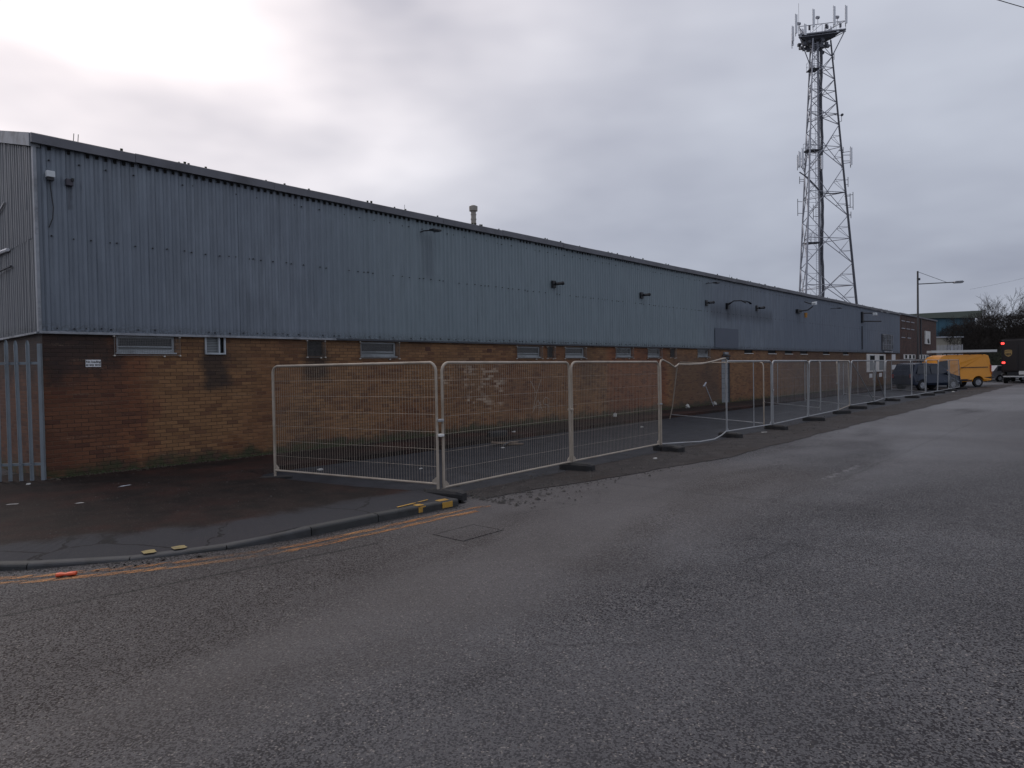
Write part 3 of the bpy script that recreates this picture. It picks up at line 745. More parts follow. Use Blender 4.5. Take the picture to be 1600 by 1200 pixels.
# fascia boards with open joints
x = -.10; i = 0
FW = [1.62,2.9,1.9,3.0,2.5,3.0,2.0]
while x < LEN-.1:
    w_ = min(FW[i % 7] + R.uniform(-.1,.1), LEN-x); i += 1
    MB().prism([(-.150,ZT-.010),(-.158,ZT+.145),(-.135,ZT+.160),(.08,ZT+.160),(.08,ZT+.04),(-.135,ZT-.010)], x+.004, x+w_-.004, 'x').build('fascia_board', M['fascia'], WH, loc=(0,R.uniform(-.006,.006),R.uniform(-.006,.006)))
    x += w_
y = -.05
while y < 7:
    w_ = min(2.4, 7-y); z0_ = ZT+rise*max(y,0); z1_ = ZT+rise*(y+w_)
    mb = MB(); mb.v = [(-.11,y+.003,z0_-.06),(-.11,y+w_-.003,z1_-.06),(-.11,y+w_-.003,z1_+.17),(-.11,y+.003,z0_+.17),(.05,y+.003,z0_-.06),(.05,y+w_-.003,z1_-.06),(.05,y+w_-.003,z1_+.17),(.05,y+.003,z0_+.17)]
    mb.f = [(0,1,2,3),(7,6,5,4),(0,3,7,4),(1,5,6,2),(3,2,6,7),(0,4,5,1)]
    mb.build('verge_board', M['trim'], WH); y += w_
# lumps of moss and bolt heads standing on the fascia edge
tf = MB()
for k in range(70):
    x = R.uniform(.1, 60)**1.0; h = R.uniform(.015,.05); tf.box(x-.008-.3*h,x+.008+.3*h,-.12,-.09,ZT+.15,ZT+.165+h)
for x in (.55,.62,8.1,28.0,39.5): tf.tube([(x,-.1,ZT+.16),(x+.01,-.1,ZT+.30)], .006, 4)
o = tf.build('moss_clump', M['moss'], WH); o['kind'] = 'stuff'
# corner flashing and drip trim
MB().prism([(-.062,-.056),(-.012,-.060),(-.012,-.050),(-.052,-.048),(-.056,.04),(-.064,.04)], ZB-.01, ZT-.03, 'z').build('corner_flashing', M['trim'], WH)
x = -.05
while x < LEN:
    w_ = min(3.0, LEN-x)
    MB().prism([(-.082,ZB-.035),(-.082,ZB-.005),(-.03,ZB+.012),(.0,ZB+.012),(.0,ZB-.035)], x, x+w_-.004, 'x').build('drip_trim', M['trim'] if x < 4 else M['trimdark'], WH, loc=(0,0,R.uniform(-.004,.004))); x += w_
MB().prism([(-.082,ZB-.035),(-.082,ZB-.005),(-.03,ZB+.012),(.0,ZB+.012),(.0,ZB-.035)], 0, 14, 'x').build('drip_trim', M['trim'], WH, loc=(0,14,0), rz=-pi/2)
# repaired patch of flat sheet and painted-out rectangle
MB().box(26.42,29.02,-.068,-.060,2.74,3.67).build('repair_panel', simple('repair_panel', (.072,.090,.125), .5, 0, .2, 2), WH)['label'] = 'darker flat repair panel low on the cladding'

# louvre / grille frame near the far end, and small wall fittings
gq = MB()
for k in range(7): gq.box(56.1+k*.5,56.16+k*.5,-.20,-.14,2.95,4.15)
for zq in (2.95,3.35,3.75,4.12): gq.box(56.1,59.16,-.14,-.10,zq,zq+.05)
w = gq.build('window_grille', M['trim'], WH)
MB().box(56.1,59.1,-.09,-.07,2.9,4.2).build('backing_panel', M['trimdark'], w)
MB().box(56.3,58.9,-.225,-.205,2.72,2.84).build('nameboard', M['trim'], w)

# shuttered windows with white surrounds at the far end of the brick wall
def white_window(a, c, z0, z1, nd):
    w = MB().box(a,c,-.06,.01,z0,z1).build('window', M['white'], WH)
    for k in range(nd):
        cw = (c-a)/nd; MB().box(a+cw*(k+.28),a+cw*(k+.78),-.075,-.062,z0+.12,z1-.10).build('pane', M['glass'] if nd < 2 else M['blind'], w)
        MB().box(a+cw*(k+.30),a+cw*(k+.76),-.083,-.077,z1-.55,z1-.14).build('transom_pane', M['glass'], w)
white_window(51.9,57.3,1.21,2.58,2)
for (a, c, z0, z1) in ((52.67,53.5,.77,1.08),(55.45,56.3,.78,1.10),(59.45,60.7,2.12,2.60),(59.45,60.9,1.32,1.70),(59.85,60.85,.78,1.12)):
    MB().box(a,c,-.02,-.002,z0,z1).build('notice_board', M['sign'], WH)

# ------------------------------------------------------------------ fittings fixed to the warehouse
def wl(name, u, z, label, cat, group=None, v=-.05): return empty(name, L(u, v, z), ANG, label, cat, group)
# small square lamp with its loose cable, top left corner
t = wl('wall_lamp', .17, 5.45, 'small pale square wall lamp with a loose black cable near the warehouse corner', 'wall lamp')
MB().box(-.065,.065,-.13,-.02,-.05,.06).build('lamp_head', M['lens'], t, bevel=.01)
MB().box(-.035,.035,-.02,.06,-.03,.04).build('bracket', M['trimdark'], t)
MB().box(-.05,.05,-.11,-.03,-.10,-.052).build('hood', M['black'], t)
MB().tube([(.0,-.03,-.09),(.02,-.02,-.3),(.045,-.02,-.55),(.03,-.02,-.75),(-.03,-.02,-.92)], .009, 5).build('cable', M['black'], t, True)
t = wl('alarm_box', .47, 5.38, 'dark square alarm box beside the corner lamp on the cladding', 'alarm box')
MB().box(-.055,.055,-.07,.02,-.06,.06).build('case', simple('box_dark',(.06,.055,.07),.5), t, bevel=.008)
MB().box(.02,.06,-.10,-.07,.02,.07).build('sensor', M['black'], t)
# arm fittings under the eaves
def eave_arm(u, z, s, label):
    t = wl('eaves_light', u, z, label, 'light fitting')
    MB().tube([(-.12*s,.0,-.02),(-.10*s,-.10,.0),(.0,-.30*s,.0)], .018, 5).build('arm', M['black'], t)
    MB().box(-.05*s,.24*s,-.45*s,-.26*s,-.02,.03).build('lamp_head', M['black'], t, bevel=.01)
eave_arm(8.80,5.66,1.0,'flat dark light fitting under the eaves, below the roof flue')
eave_arm(25.7,5.66,1.1,'small dark light fitting under the eaves, above the repaired cladding panel')
eave_arm(43.6,5.50,1.3,'dark eaves light fitting between the two floodlight brackets')
# camera-like black tubes on square back plates
CAM = None
for i, (u_, z_, s_, lb) in enumerate(((14.42,4.70,1.0,'black tube camera on the cladding, nearest to the roof flue'),(19.98,4.72,1.0,'black tube camera on the bare middle stretch of cladding'),
        (25.6,4.76,1.05,'black tube camera just left of the hooded lamp'),(31.35,4.84,1.2,'black tube camera right of the hooded lamp'))):
    if CAM is None:
        CAM = wl('security_camera', u_, z_, lb, 'camera', 'black tube cameras along the cladding')
        MB().box(-.11,.07,-.05,.02,-.12,.12).build('back_plate', M['black'], CAM, bevel=.008)
        MB().tube([(.0,-.05,.0),(.0,-.16,.01)], .022, 6).build('bracket', M['black'], CAM)
        q = MB().tube([(-.10,-.16,-.005),(.15,-.24,.025)], .052, 10).build('housing', M['black'], CAM, True)
        MB().tube([(.15,-.24,.025),(.20,-.256,.03)], .062, 10).build('hood', M['black'], q, True)
    else:
        c = copy_tree(CAM); c.location = L(u_, -.05, z_); c.scale = (s_,)*3; c['label'] = lb
# hooded lamp
t = wl('hooded_lamp', 27.75, 4.72, 'curved hooded lamp on a bracket above the repaired cladding panel', 'wall lamp')
MB().box(-.08,.06,-.10,.02,-.12,.16).build('bracket', M['black'], t)
MB().tube([(-.05,-.1,.08),(.02,-.35,.25),(.25,-.62,.26),(.42,-.78,.14)], .03, 6).build('arm', M['black'], t, True)
hd = MB()
for k in range(8):
    a0, a1 = pi*k/8, pi*(k+1)/8
    hd.poly([(.05+.45*(1-cos(a0)),-.15-.35*(1-cos(a0)),.12+.17*sin(a0)),(.05+.45*(1-cos(a1)),-.15-.35*(1-cos(a1)),.12+.17*sin(a1)),(.12+.45*(1-cos(a1)),-.0-.35*(1-cos(a1)),.12+.17*sin(a1)),(.12+.45*(1-cos(a0)),-.0-.35*(1-cos(a0)),.12+.17*sin(a0))])
hd.build('hood', M['black'], t, fixn=False)
# floodlight cluster with amber beacon
t = wl('floodlight', 37.3, 5.0, 'floodlight with pale head and amber beacon on a black bracket', 'floodlight')
MB().box(-.25,.35,-.14,.02,-.10,.10).build('bracket', M['black'], t)
MB().tube([(.1,-.14,0),(.3,-.5,.05),(.5,-.7,.25)], .04, 6).build('arm', M['black'], t)
MB().prism([(.40,.32),(.72,.36),(.70,.54),(.38,.48)], -.90, -.68).build('lamp_head', M['lens'], t, bevel=.02)
MB().tube([(-.2,-.5,.50),(.5,-.6,.42)], .035, 6).build('camera_tube', M['black'], t)
MB().tube([(.1,-.45,-.12),(.1,-.45,-.40)], [.10,.07], 8).build('beacon', M['amber'], t, True)
t = wl('bracket_floodlight', 50.6, 5.2, 'floodlight on a long black wall bracket near the far end of the cladding', 'floodlight')
MB().box(-.2,.1,-.12,.02,-.35,.45).build('bracket', M['black'], t)
MB().tube([(0,-.1,-.25),(1.2,-1.0,-.25)], .045, 5).build('arm', M['black'], t)
MB().tube([(0,-.1,.35),(.7,-.6,.35)], .045, 5).build('arm', M['black'], t)
MB().box(.50,.82,-.85,-.60,.16,.36).build('lamp_head', M['lens'], t, bevel=.02)
MB().tube([(-.1,-.06,-.6),(-.1,-.06,-2.3)], .04, 5).build('cable_duct', M['trimdark'], t)
# lamp above the blocked doorway
t = wl('doorway_lamp', 27.6, 2.48, 'small bulkhead lamp above the blocked doorway', 'wall lamp', v=0)
MB().box(-.20,.20,-.10,.0,-.06,.05).build('lamp_head', M['trim'], t, bevel=.01)
MB().box(-.3,.45,-.04,-.002,-.12,-.07).build('bracket', M['trimdark'], t)
# no-loading sign
t = wl('street_sign', .78, 2.135, 'small white no loading sign on the dark corner brickwork', 'sign', v=-.012)
MB().box(-.125,.125,-.006,.004,-.066,.066).build('sign_plate', M['sign'], t)
text('No loading\nat any time', .054, M['ink'], t, (0,-.0078,.0), (pi/2,0,0), bold=.0014)
# pale scratched graffiti
g = wl('graffiti', 13.6, 1.0, 'pale scratched graffiti letters on the brick wall behind the mesh fence', 'graffiti', v=-.010)
gm = MB()
for pl in ([(-.40,.50),(-.12,.08)],[(.12,.55),(-.12,.08),(-.32,-.42)],[(-.34,-.52),(-.05,-.12),(.18,-.5)],[(-.26,-.34),(.12,-.28)],[(.20,-.18),(.32,-.05),(.50,-.10),(.48,-.32),(.25,-.28),(.20,-.18)],[(.50,-.12),(.46,-.6)],[(.05,-.2),(-.02,-.62)]):
    for p, q in zip(pl[:-1], pl[1:]):
        p, q = Vector((p[0],0,p[1])), Vector((q[0],0,q[1])); d_ = (q-p).normalized(); n_ = Vector((-d_.z,0,d_.x))*.016
        gm.poly([p+n_, q+n_*.7, q-n_*.7, p-n_])
gm.build('lettering', M['scratch'], g, fixn=False)
# sign bracket arm on the gable, cut by the photo's left edge
t = empty('satellite_dish', L(-.06, 3.3, 4.35), ANG, 'pale dish and antenna bracket on the gable cladding at the left edge', 'satellite dish')
MB().tube([(0,0,.1),(-.45,-.10,.22),(-.5,-.15,.3)], .024, 6).build('bracket', M['galv'], t)
ds = MB(); nR, nA = 4, 14
for a in range(nR+1):
    for k in range(nA):
        an = 2*pi*k/nA; rr_ = .36*a/nR; ds.v.append((-.55-.30*(rr_**2)/.36**2*.4, -.2+rr_*cos(an), .3+rr_*sin(an)*.8))
for a in range(nR):
    for k in range(nA): ds.f.append((a*nA+k, a*nA+(k+1) % nA, (a+1)*nA+(k+1) % nA, (a+1)*nA+k))
ds.build('dish', M['antenna'], t, True, fixn=False)
MB().tube([(-.45,-.2,.0),(-.9,-.25,.1)], .014, 5).build('feed_arm', M['galv'], t)
MB().tube([(-.02,-1.3,.95),(-.02,.2,.62)], .02, 5).build('stay', M['galv'], t)
MB().tube([(-.02,-1.45,.02),(-.05,-.2,.06)], .035, 6).build('stay', M['antenna'], t)
MB().tube([(-.02,-1.65,-.32),(-.08,-.6,-.35),(-.08,.3,-.42)], .02, 5).build('stay', M['trimdark'], t)
# flue on the roof
fl = empty('roof_flue', L(12.35, 1.6, 6.15), ANG, 'short metal flue pipe with a cap on the warehouse roof', 'flue')
MB().tube([(0,0,0),(.0,0,.95)], .085, 12).build('pipe', M['flue'], fl, True)
for k in range(4): MB().tube([(0,0,.35+k*.15),(0,0,.38+k*.15)], .096, 12).build('collar', M['flue'], fl)
MB().tube([(0,0,.93),(0,0,1.08)], [.135,.14], 14).build('cap', M['flue'], fl, True)
MB().tube([(0,0,1.08),(0,0,1.11)], [.10,.08], 12).build('lid', M['flue'], fl)

# ------------------------------------------------------------------ brick annex at the far end
AX = empty('brick_annex', L(LEN,0,0), ANG, 'dark red-brown brick annex joined to the far end of the warehouse', 'building')
an = MB(); AL = 15.9
an.box(.01, AL, .03, 12, -.05, 6.05)
an.build('wall', M['annex'], AX)
MB().box(-.02, AL+.1, -.08, 12.1, 6.055, 6.2).build('roof', M['fascia'], AX)
for (zq, xs) in ((5.50,(.8,2.6,4.4)),(4.85,(.8,2.6,4.4)),(4.05,(.8,3.0))):
    for x in xs:
        MB().box(x,x+1.25,-.02,.028,zq,zq+.06).build('sill', M['paint_light'], AX)
        MB().box(x+.05,x+1.2,.016,.028,zq+.07,zq+.50).build('blocked_window', simple('blocked', (.06,.035,.03), .8), AX)
for (a, c) in ((1.5,5.95),(7.9,11.6)):
    w = MB().box(a,c,-.03,.028,2.19,2.60).build('window', M['white'], AX)
    n = 3
    for k in range(n): MB().box(a+(c-a)*(k+.3)/n,a+(c-a)*(k+.75)/n,-.045,-.032,2.24,2.55).build('pane', M['glass'], w)
bd = MB().box(10.2,12.5,-.06,.028,3.66,4.93).build('boarded_window', M['white'], AX)
MB().poly([(11.0,-.064,4.1),(11.5,-.064,4.25),(12.1,-.064,3.85),(11.8,-.064,3.7),(11.2,-.064,3.75)]).build('stain', M['dark'], bd, fixn=False)
MB().box(8.3,8.5,-.06,.028,.0,6.0).build('downpipe', M['trimdark'], AX)

# ------------------------------------------------------------------ palisade fence at the left edge
PF = empty('palisade_fence', L(-.07,-.12,0), 0, 'grey steel palisade fence with pointed pales at the warehouse corner', 'fence')
pdir = Vector((-1, -.11, 0)).normalized(); pn_ = Vector((-pdir.y, pdir.x, 0))
pang = atan2(pdir.y, pdir.x)
PF.rotation_euler[2] = pang      # local +x runs away from the corner, to the left
def pale_mesh():
    mb = MB(); w, t = .034, .012
    prof = [(-w,.0),(-w*.55,-t*1.6),(-w*.2,-t*.4),(w*.2,-t*.4),(w*.55,-t*1.6),(w,.0),(w*.9,.004),(w*.5,-t*1.1),(w*.2,.002),(-w*.2,.002),(-w*.5,-t*1.1),(-w*.9,.004)]
    n = len(prof)
    for (z_, k) in ((0.06,1),(2.44,1),(2.52,.45)):
        for (x, y) in prof: mb.v.append((x*k, y, z_))
    for r_ in range(2):
        for j in range(n): mb.f.append((r_*n+j, r_*n+(j+1) % n, (r_+1)*n+(j+1) % n, (r_+1)*n+j))
    mb.f.append(tuple(range(n))); mb.f.append(tuple(reversed(range(2*n, 3*n)))); return mb.mesh('pale', M['palisade'])
pm = pale_mesh()
for k in range(24): inst('pale', pm, PF, (.17+k*.175, .035, .02+R.uniform(-.01,.01)), (R.uniform(-.006,.006), R.uniform(-.008,.008), pi))
for x in (0.0, 2.75): MB().box(x-.028,x+.028,-.028,.028,0,2.48).build('post', M['palisade'], PF)
for zq in (.36, 2.12): MB().box(-.02,4.3,-.018,.018,zq,zq+.045).build('rail', M['palisade'], PF)
for k in range(24):
    for zq in (.38, 2.14):
        pass
bt = MB()
for k in range(24):
    for zq in (.382, 1.2, 2.142):
        if zq == 1.2: continue
        x = .17+k*.175; bt.box(x-.008,x+.008,.045,.062,zq-.008,zq+.008)
o = bt.build('bolt', M['trim'], PF); o['kind'] = 'stuff'

# ------------------------------------------------------------------ temporary fence panels
def rounded_frame(mb, Lx, H, r=.13, t=.0215, z0=.13, drop=True, n=8):
    pts = [(0,0,z0-.08), (0,0,H-r)]
    for k in range(1, 7): a = pi - (pi/2)*k/6; pts.append((r+r*cos(a), 0, H-r+r*sin(a)))
    for k in range(1, 7): a = pi/2 - (pi/2)*k/6; pts.append((Lx-r+r*cos(a), 0, H-r+r*sin(a)))
    pts += [(Lx,0,z0-.08)]
    mb.tube(pts, t, n)
def panel_parts(root, Lx, H, mat, wire, meshed=True, brace=None, wr=.0013, z0=.13, mid=None):
    fr = MB(); rounded_frame(fr, Lx, H, z0=z0); fr.build('frame', mat, root, True)
    MB().tube([(.0,0,z0+.02),(Lx,0,z0+.02)], .017, 8).build('bottom_rail', mat, root, True)
    for x, s in ((.0,1),(Lx,-1)):
        MB().poly([(x,0.0,z0+.02),(x+s*.11,0.0,z0+.02),(x+s*.095,0.0,z0+.07),(x+s*.05,0.0,z0+.11),(x,0.0,z0+.13)]).prism([(x,z0+.02),(x+s*.11,z0+.02),(x+s*.095,z0+.07),(x+s*.05,z0+.11),(x,z0+.13)], -.004, .004).build('corner_gusset', mat, root)
    if meshed:
        w = MB(); n = int(Lx/.052); hs = [z0+.02+(H-z0-.02)*k/7 for k in range(1, 7)]
        for k in range(1, n):
            x = Lx*k/n; top = H-.01
            if x < .13: top = H-.13+sqrt(max(0,.13**2-(.13-x)**2))
            if x > Lx-.13: top = H-.13+sqrt(max(0,.13**2-(.13-(Lx-x))**2))
            w.tube([(x,-.003,z0+.02),(x+R.uniform(-.004,.004),-.003+R.uniform(-.006,.006),(z0+top)/2),(x,-.003,top)], wr*1.12, 4, False)
        for h in hs:
            w.tube([(Lx*q/6,.003+R.uniform(-.005,.005),h+(R.uniform(-.004,.004) if 0 < q < 6 else 0)) for q in range(7)], wr*.85, 3, False)
        o = w.build('wire_mesh', wire, root, fixn=False); o['kind'] = 'stuff'
    if mid:
        for x in mid: MB().tube([(x,0,z0+.02),(x,0,H-.01)], .014, 6).build('upright', mat, root, True)
    if brace:
        for (a, c) in brace: MB().tube([(a[0],0,a[1]),(c[0],0,c[1])], .021, 6).build('brace', mat, root, True)
def panel(p, q, label, mat='galv', wire='galv', H=2.0, z=0.0, meshed=True, group='temporary fence panels round the parking bay', dz=(0,0), **kw):
    a, c = L(*p), L(*q); d_ = c-a; Lx = d_.length
    t = empty('mesh_fence', a+Vector((0,0,z)), atan2(d_.y, d_.x), label, 'temporary fence', group)
    if dz[0] or dz[1]: t.rotation_euler[1] = -atan2(dz[1], Lx)
    panel_parts(t, Lx, H, M[mat], M[wire], meshed, **kw); return t
def clip(root, x, z, mat=M['galv']):
    MB().box(x-.045,x+.045,-.04,.04,z-.02,z+.02).build('coupler', mat, root, bevel=.008)
Pa = panel((2.60,-3.20),(3.34,-6.60),'muddy mesh fence panel standing across the footway at the corner','galv_tan','wire_tan',z=.06,H=1.95,wr=.0022)
Pb = panel((3.43,-6.63),(6.70,-6.50),'muddy mesh fence panel parallel to the road, right beside the corner','galv_tan','wire_tan',wr=.0021)
clip(Pb,-.05,1.15); clip(Pb,-.05,.93,M['white'])
Pc = panel((6.78,-6.49),(10.13,-6.40),'muddy mesh fence panel in front of the graffiti and rust-red bricks','galv_tan','wire_tan',wr=.0020)
clip(Pc,-.04,1.12,M['galv_tan'])
# bent, broken panel: no mesh, sagging top rail and fallen brace
t = empty('mesh_fence', L(10.22,-6.40), ANG, 'buckled fence panel without mesh, its top rail bent down', 'temporary fence', 'temporary fence panels round the parking bay')
MB().tube([(0,0,.05),(0,0,1.86),(.02,.02,1.96),(.10,.04,2.03),(.22,.06,2.04),(.6,.12,1.97),(.98,.18,1.87),(1.08,.18,1.90),(1.16,.17,1.94),(1.6,.12,1.93),(2.1,.06,1.94),(2.7,.02,2.0),(3.22,0,2.07),(3.36,0,2.075),(3.42,0,2.02),(3.42,0,1.9)], .0195, 8).build('frame', M['galv_tan'], t, True)
MB().tube([(0,0,.14),(.6,-.12,.12),(1.3,-.28,.09),(2.0,-.32,.09),(2.7,-.18,.12),(3.40,0,.17)], .016, 7).build('bottom_rail', M['galv'], t, True)
MB().tube([(3.42,0,.03),(3.42,0,1.95)], .0195, 8).build('post', M['galv'], t, True)
clip(t,-.04,1.05)
st_ = empty('broken_post', L(24.0,-.75,.1), ANG, 'short broken white post standing against the wall', 'post')
MB().tube([(.75,0,0),(.4,0.03,.5),(.05,0.05,.98)], [.022,.020,.018], 6).build('shaft', M['paint_light'], st_, True)
MB().tube([(-.12,.05,.90),(.14,.05,1.06)], .035, 6).build('knob', M['paint_light'], st_, True)
Pe = panel((13.66,-6.38),(16.30,-6.55),'mesh-less fence panel with one upright bar, right of the buckled panel',meshed=False,mid=[1.55])
pa, pb = L(18.4,-2.13), L(16.5,-6.25); LQ = (pb-pa).length
t = empty('mesh_fence', pa, atan2((pb-pa).y, (pb-pa).x), 'bare tube fence panel with a leaning left post, set back behind the buckled panel', 'temporary fence', 'loose fence panels inside the parking bay')
MB().tube([(-.05,0,-.0),(.10,0,.4),(.42,0,1.90),(.50,0,1.99),(.62,0,2.03),(1.6,0,1.99),(LQ-.15,0,1.98),(LQ-.04,0,1.94),(LQ,0,1.85),(LQ,0,.05)], .0195, 7).build('frame', M['galv_tan'], t, True)
MB().tube([(.02,0,.17),(LQ,0,.15)], .017, 7).build('bottom_rail', M['galv'], t, True)
FR = [(16.42,-6.55),(19.95,-6.38),(23.7,-6.24),(26.9,-5.75),(30.3,-5.85),(33.8,-5.45),(37.2,-5.95),(40.3,-6.0),(43.6,-6.0),(47.2,-6.0),(51.1,-6.0)]
LB = ['mesh fence panel in line after the bare panel with one upright bar','mesh fence panel whose left post holds the first leaning brace behind it','mesh fence panel just before the braced gate-like panels','fence panel with a diagonal brace in front of the dark doorway',
      'fence panel with a long diagonal brace before the white shuttered windows','fence panel standing below the far notices on the brick wall','fence panel in front of the rear of the dark blue car','fence panel in front of the doors of the dark blue car','fence panel in front of the bonnet of the dark blue car','last fence panel of the row, next to the yellow van']
for i in range(10):
    a, c = FR[i], FR[i+1]; Lx = sqrt((c[0]-a[0])**2+(c[1]-a[1])**2)-.08
    d_ = ((c[0]-a[0])/(Lx+.08), (c[1]-a[1])/(Lx+.08))
    kw = {}
    if i == 3: kw['brace'] = [((.05,1.95),(Lx-.1,.2))]
    if i == 4: kw['brace'] = [((.05,1.8),(Lx-.1,.2))]
    q = panel(a, (a[0]+d_[0]*Lx, a[1]+d_[1]*Lx), LB[i], 'galv' if i != 2 else 'galv_tan', 'galv', meshed=(i in (0,1,2,3,5,9)), **kw); q.rotation_euler[0] = (0,.02,-.03,.035,-.02,.03,-.035,.02,.03,-.02)[i]
    clip(q,-.04,1.15)
IG = 'loose fence panels inside the parking bay'
panel((28.0,-1.7),(24.6,-5.3),'tall bare fence panel turned inwards behind the tarmac strip, left of the gate braces',group=IG,meshed=False,mid=[1.4])
panel((30.9,-2.6),(27.1,-5.7),'inner fence panel parallel to the wall behind the gate braces',group=IG,meshed=False,mid=[1.9])
panel((38.5,-2.2),(33.9,-5.4),'inner fence panel running from the shuttered windows to the fence line',group=IG,meshed=False,mid=[2.2])
panel((46.5,-2.9),(42.0,-5.7),'inner fence panel close beside the dark blue car',group=IG,meshed=False,mid=[])

# rubber feet under the posts
def block_mesh(Lb=.68, lump=0, seed=1):
    rg = random.Random(seed); mb = MB(); n = 9
    for k in range(n):
        x = -Lb/2+Lb*k/(n-1); e = min(1, .55+(min(k, n-1-k))*.45)
        h = .135*(.78 if k in (0, n-1) else 1)+(rg.uniform(-.035,.03) if lump else 0); w = .115*e+(rg.uniform(-.03,.03) if lump else 0)
        dy = rg.uniform(-.03,.03) if lump else 0
        for (y, z_) in ((-w,0),(-w,h*.75),(-w*.75,h),(w*.75,h),(w,h*.75),(w,0)): mb.v.append((x, y+dy, z_))
    for k in range(n-1):
        for j in range(6): mb.f.append((k*6+j, k*6+(j+1) % 6, (k+1)*6+(j+1) % 6, (k+1)*6+j))
    mb.f.append(tuple(range(6))); mb.f.append(tuple(reversed(range((n-1)*6, n*6)))); return mb.mesh('rubber_block', M['rubber'])
bmA = block_mesh(); bmB = block_mesh(.72, 1, 5)
BL = [(3.36,-6.72,1.35,'corner fence foot where the two muddy panels meet by the kerb',.0),(2.60,-3.22,1.2,'thin fence foot under the far left post on the footway',.06),
      (6.74,-6.62,.75,'black fence foot below the second joint of muddy panels',0),(10.17,-6.62,.75,'lumpy black fence foot left of the buckled panel',0),
      (13.62,-6.50,1.0,'broad black fence foot at the right end of the buckled panel',0),(16.36,-6.66,.8,'fence foot where the first blue-grey panel starts, beside a white scrap',0),
      (19.95,-6.55,.9,'fence foot under the joint left of the leaning brace',0),(23.7,-6.35,.85,'fence foot under the second joint before the braced panels',0),
      (26.9,-6.05,.9,'fence foot at the left end of the braced panel',0),(30.3,-5.9,.95,'fence foot between the two braced panels',0),(33.8,-5.8,.9,'fence foot right of the long diagonal brace',0),
      (37.2,-5.95,.9,'fence foot below the far wall notices',0),(40.3,-6.1,.9,'fence foot near the rear wheel of the dark blue car',0),(43.6,-6.1,.9,'fence foot near the middle of the dark blue car',0),
      (47.2,-6.1,.9,'fence foot near the front wheel of the dark blue car',0),(51.1,-6.1,.9,'last fence foot beside the yellow van',0),(9.9,-1.62,.1,'spare black fence foot lying on the strip by the brick wall',.1)]
for i, (u_, v_, s_, lb_, z_) in enumerate(BL):
    o = inst('rubber_block', bmB if i in (3, 9, 10) else bmA, None, L(u_, v_, z_+.002), (0, 0, ANG-pi/2+[.25,.9,.15,.1,-.25,-.2][i % 6] if i < 16 else ANG))
    if i == 1: o.scale = (.8,.6,.35)
    tag(o, lb_, 'rubber block', 'rubber feet under the temporary fence')

# ------------------------------------------------------------------ ironwork, litter, debris, moss
t = empty('manhole_cover', L(2.15,-8.46,.004), ANG+.0, 'worn rectangular iron cover set in the road below the corner', 'manhole cover')
fr = MB()
for q in ((-.33,.33,-.25,-.22),(-.33,.33,.22,.25),(-.33,-.30,-.22,.22),(.30,.33,-.22,.22)): fr.box(*q, -.02, .004)
fr.build('frame', M['road'], t)
cv = MB().box(-.295,.295,-.215,.215,-.02,.001)
for a in range(10):
    for c in range(7): cv.box(-.27+a*.057,-.235+a*.057,-.19+c*.057,-.155+c*.057,.001,.002)
cv.build('cover', M['road'], t)
def crumple(name, u_, v_, z_, sx, sy, sz, mat, label, cat, seed, grp=None, rz=0):
    rg = random.Random(seed); bm = bmesh.new(); bmesh.ops.create_icosphere(bm, subdivisions=2, radius=1)
    for v in bm.verts:
        k = 1+rg.uniform(-.35,.3); v.co = Vector((v.co.x*sx*k, v.co.y*sy*k, max(-.3, v.co.z)*sz*k+sz*.32))
    me = bpy.data.meshes.new(name); bm.to_mesh(me); bm.free(); me.materials.append(mat)
    return tag(inst(name, me, None, L(u_, v_, z_), (0,0,ANG+rz)), label, cat, grp)
GL = 'scraps of litter on the ground'
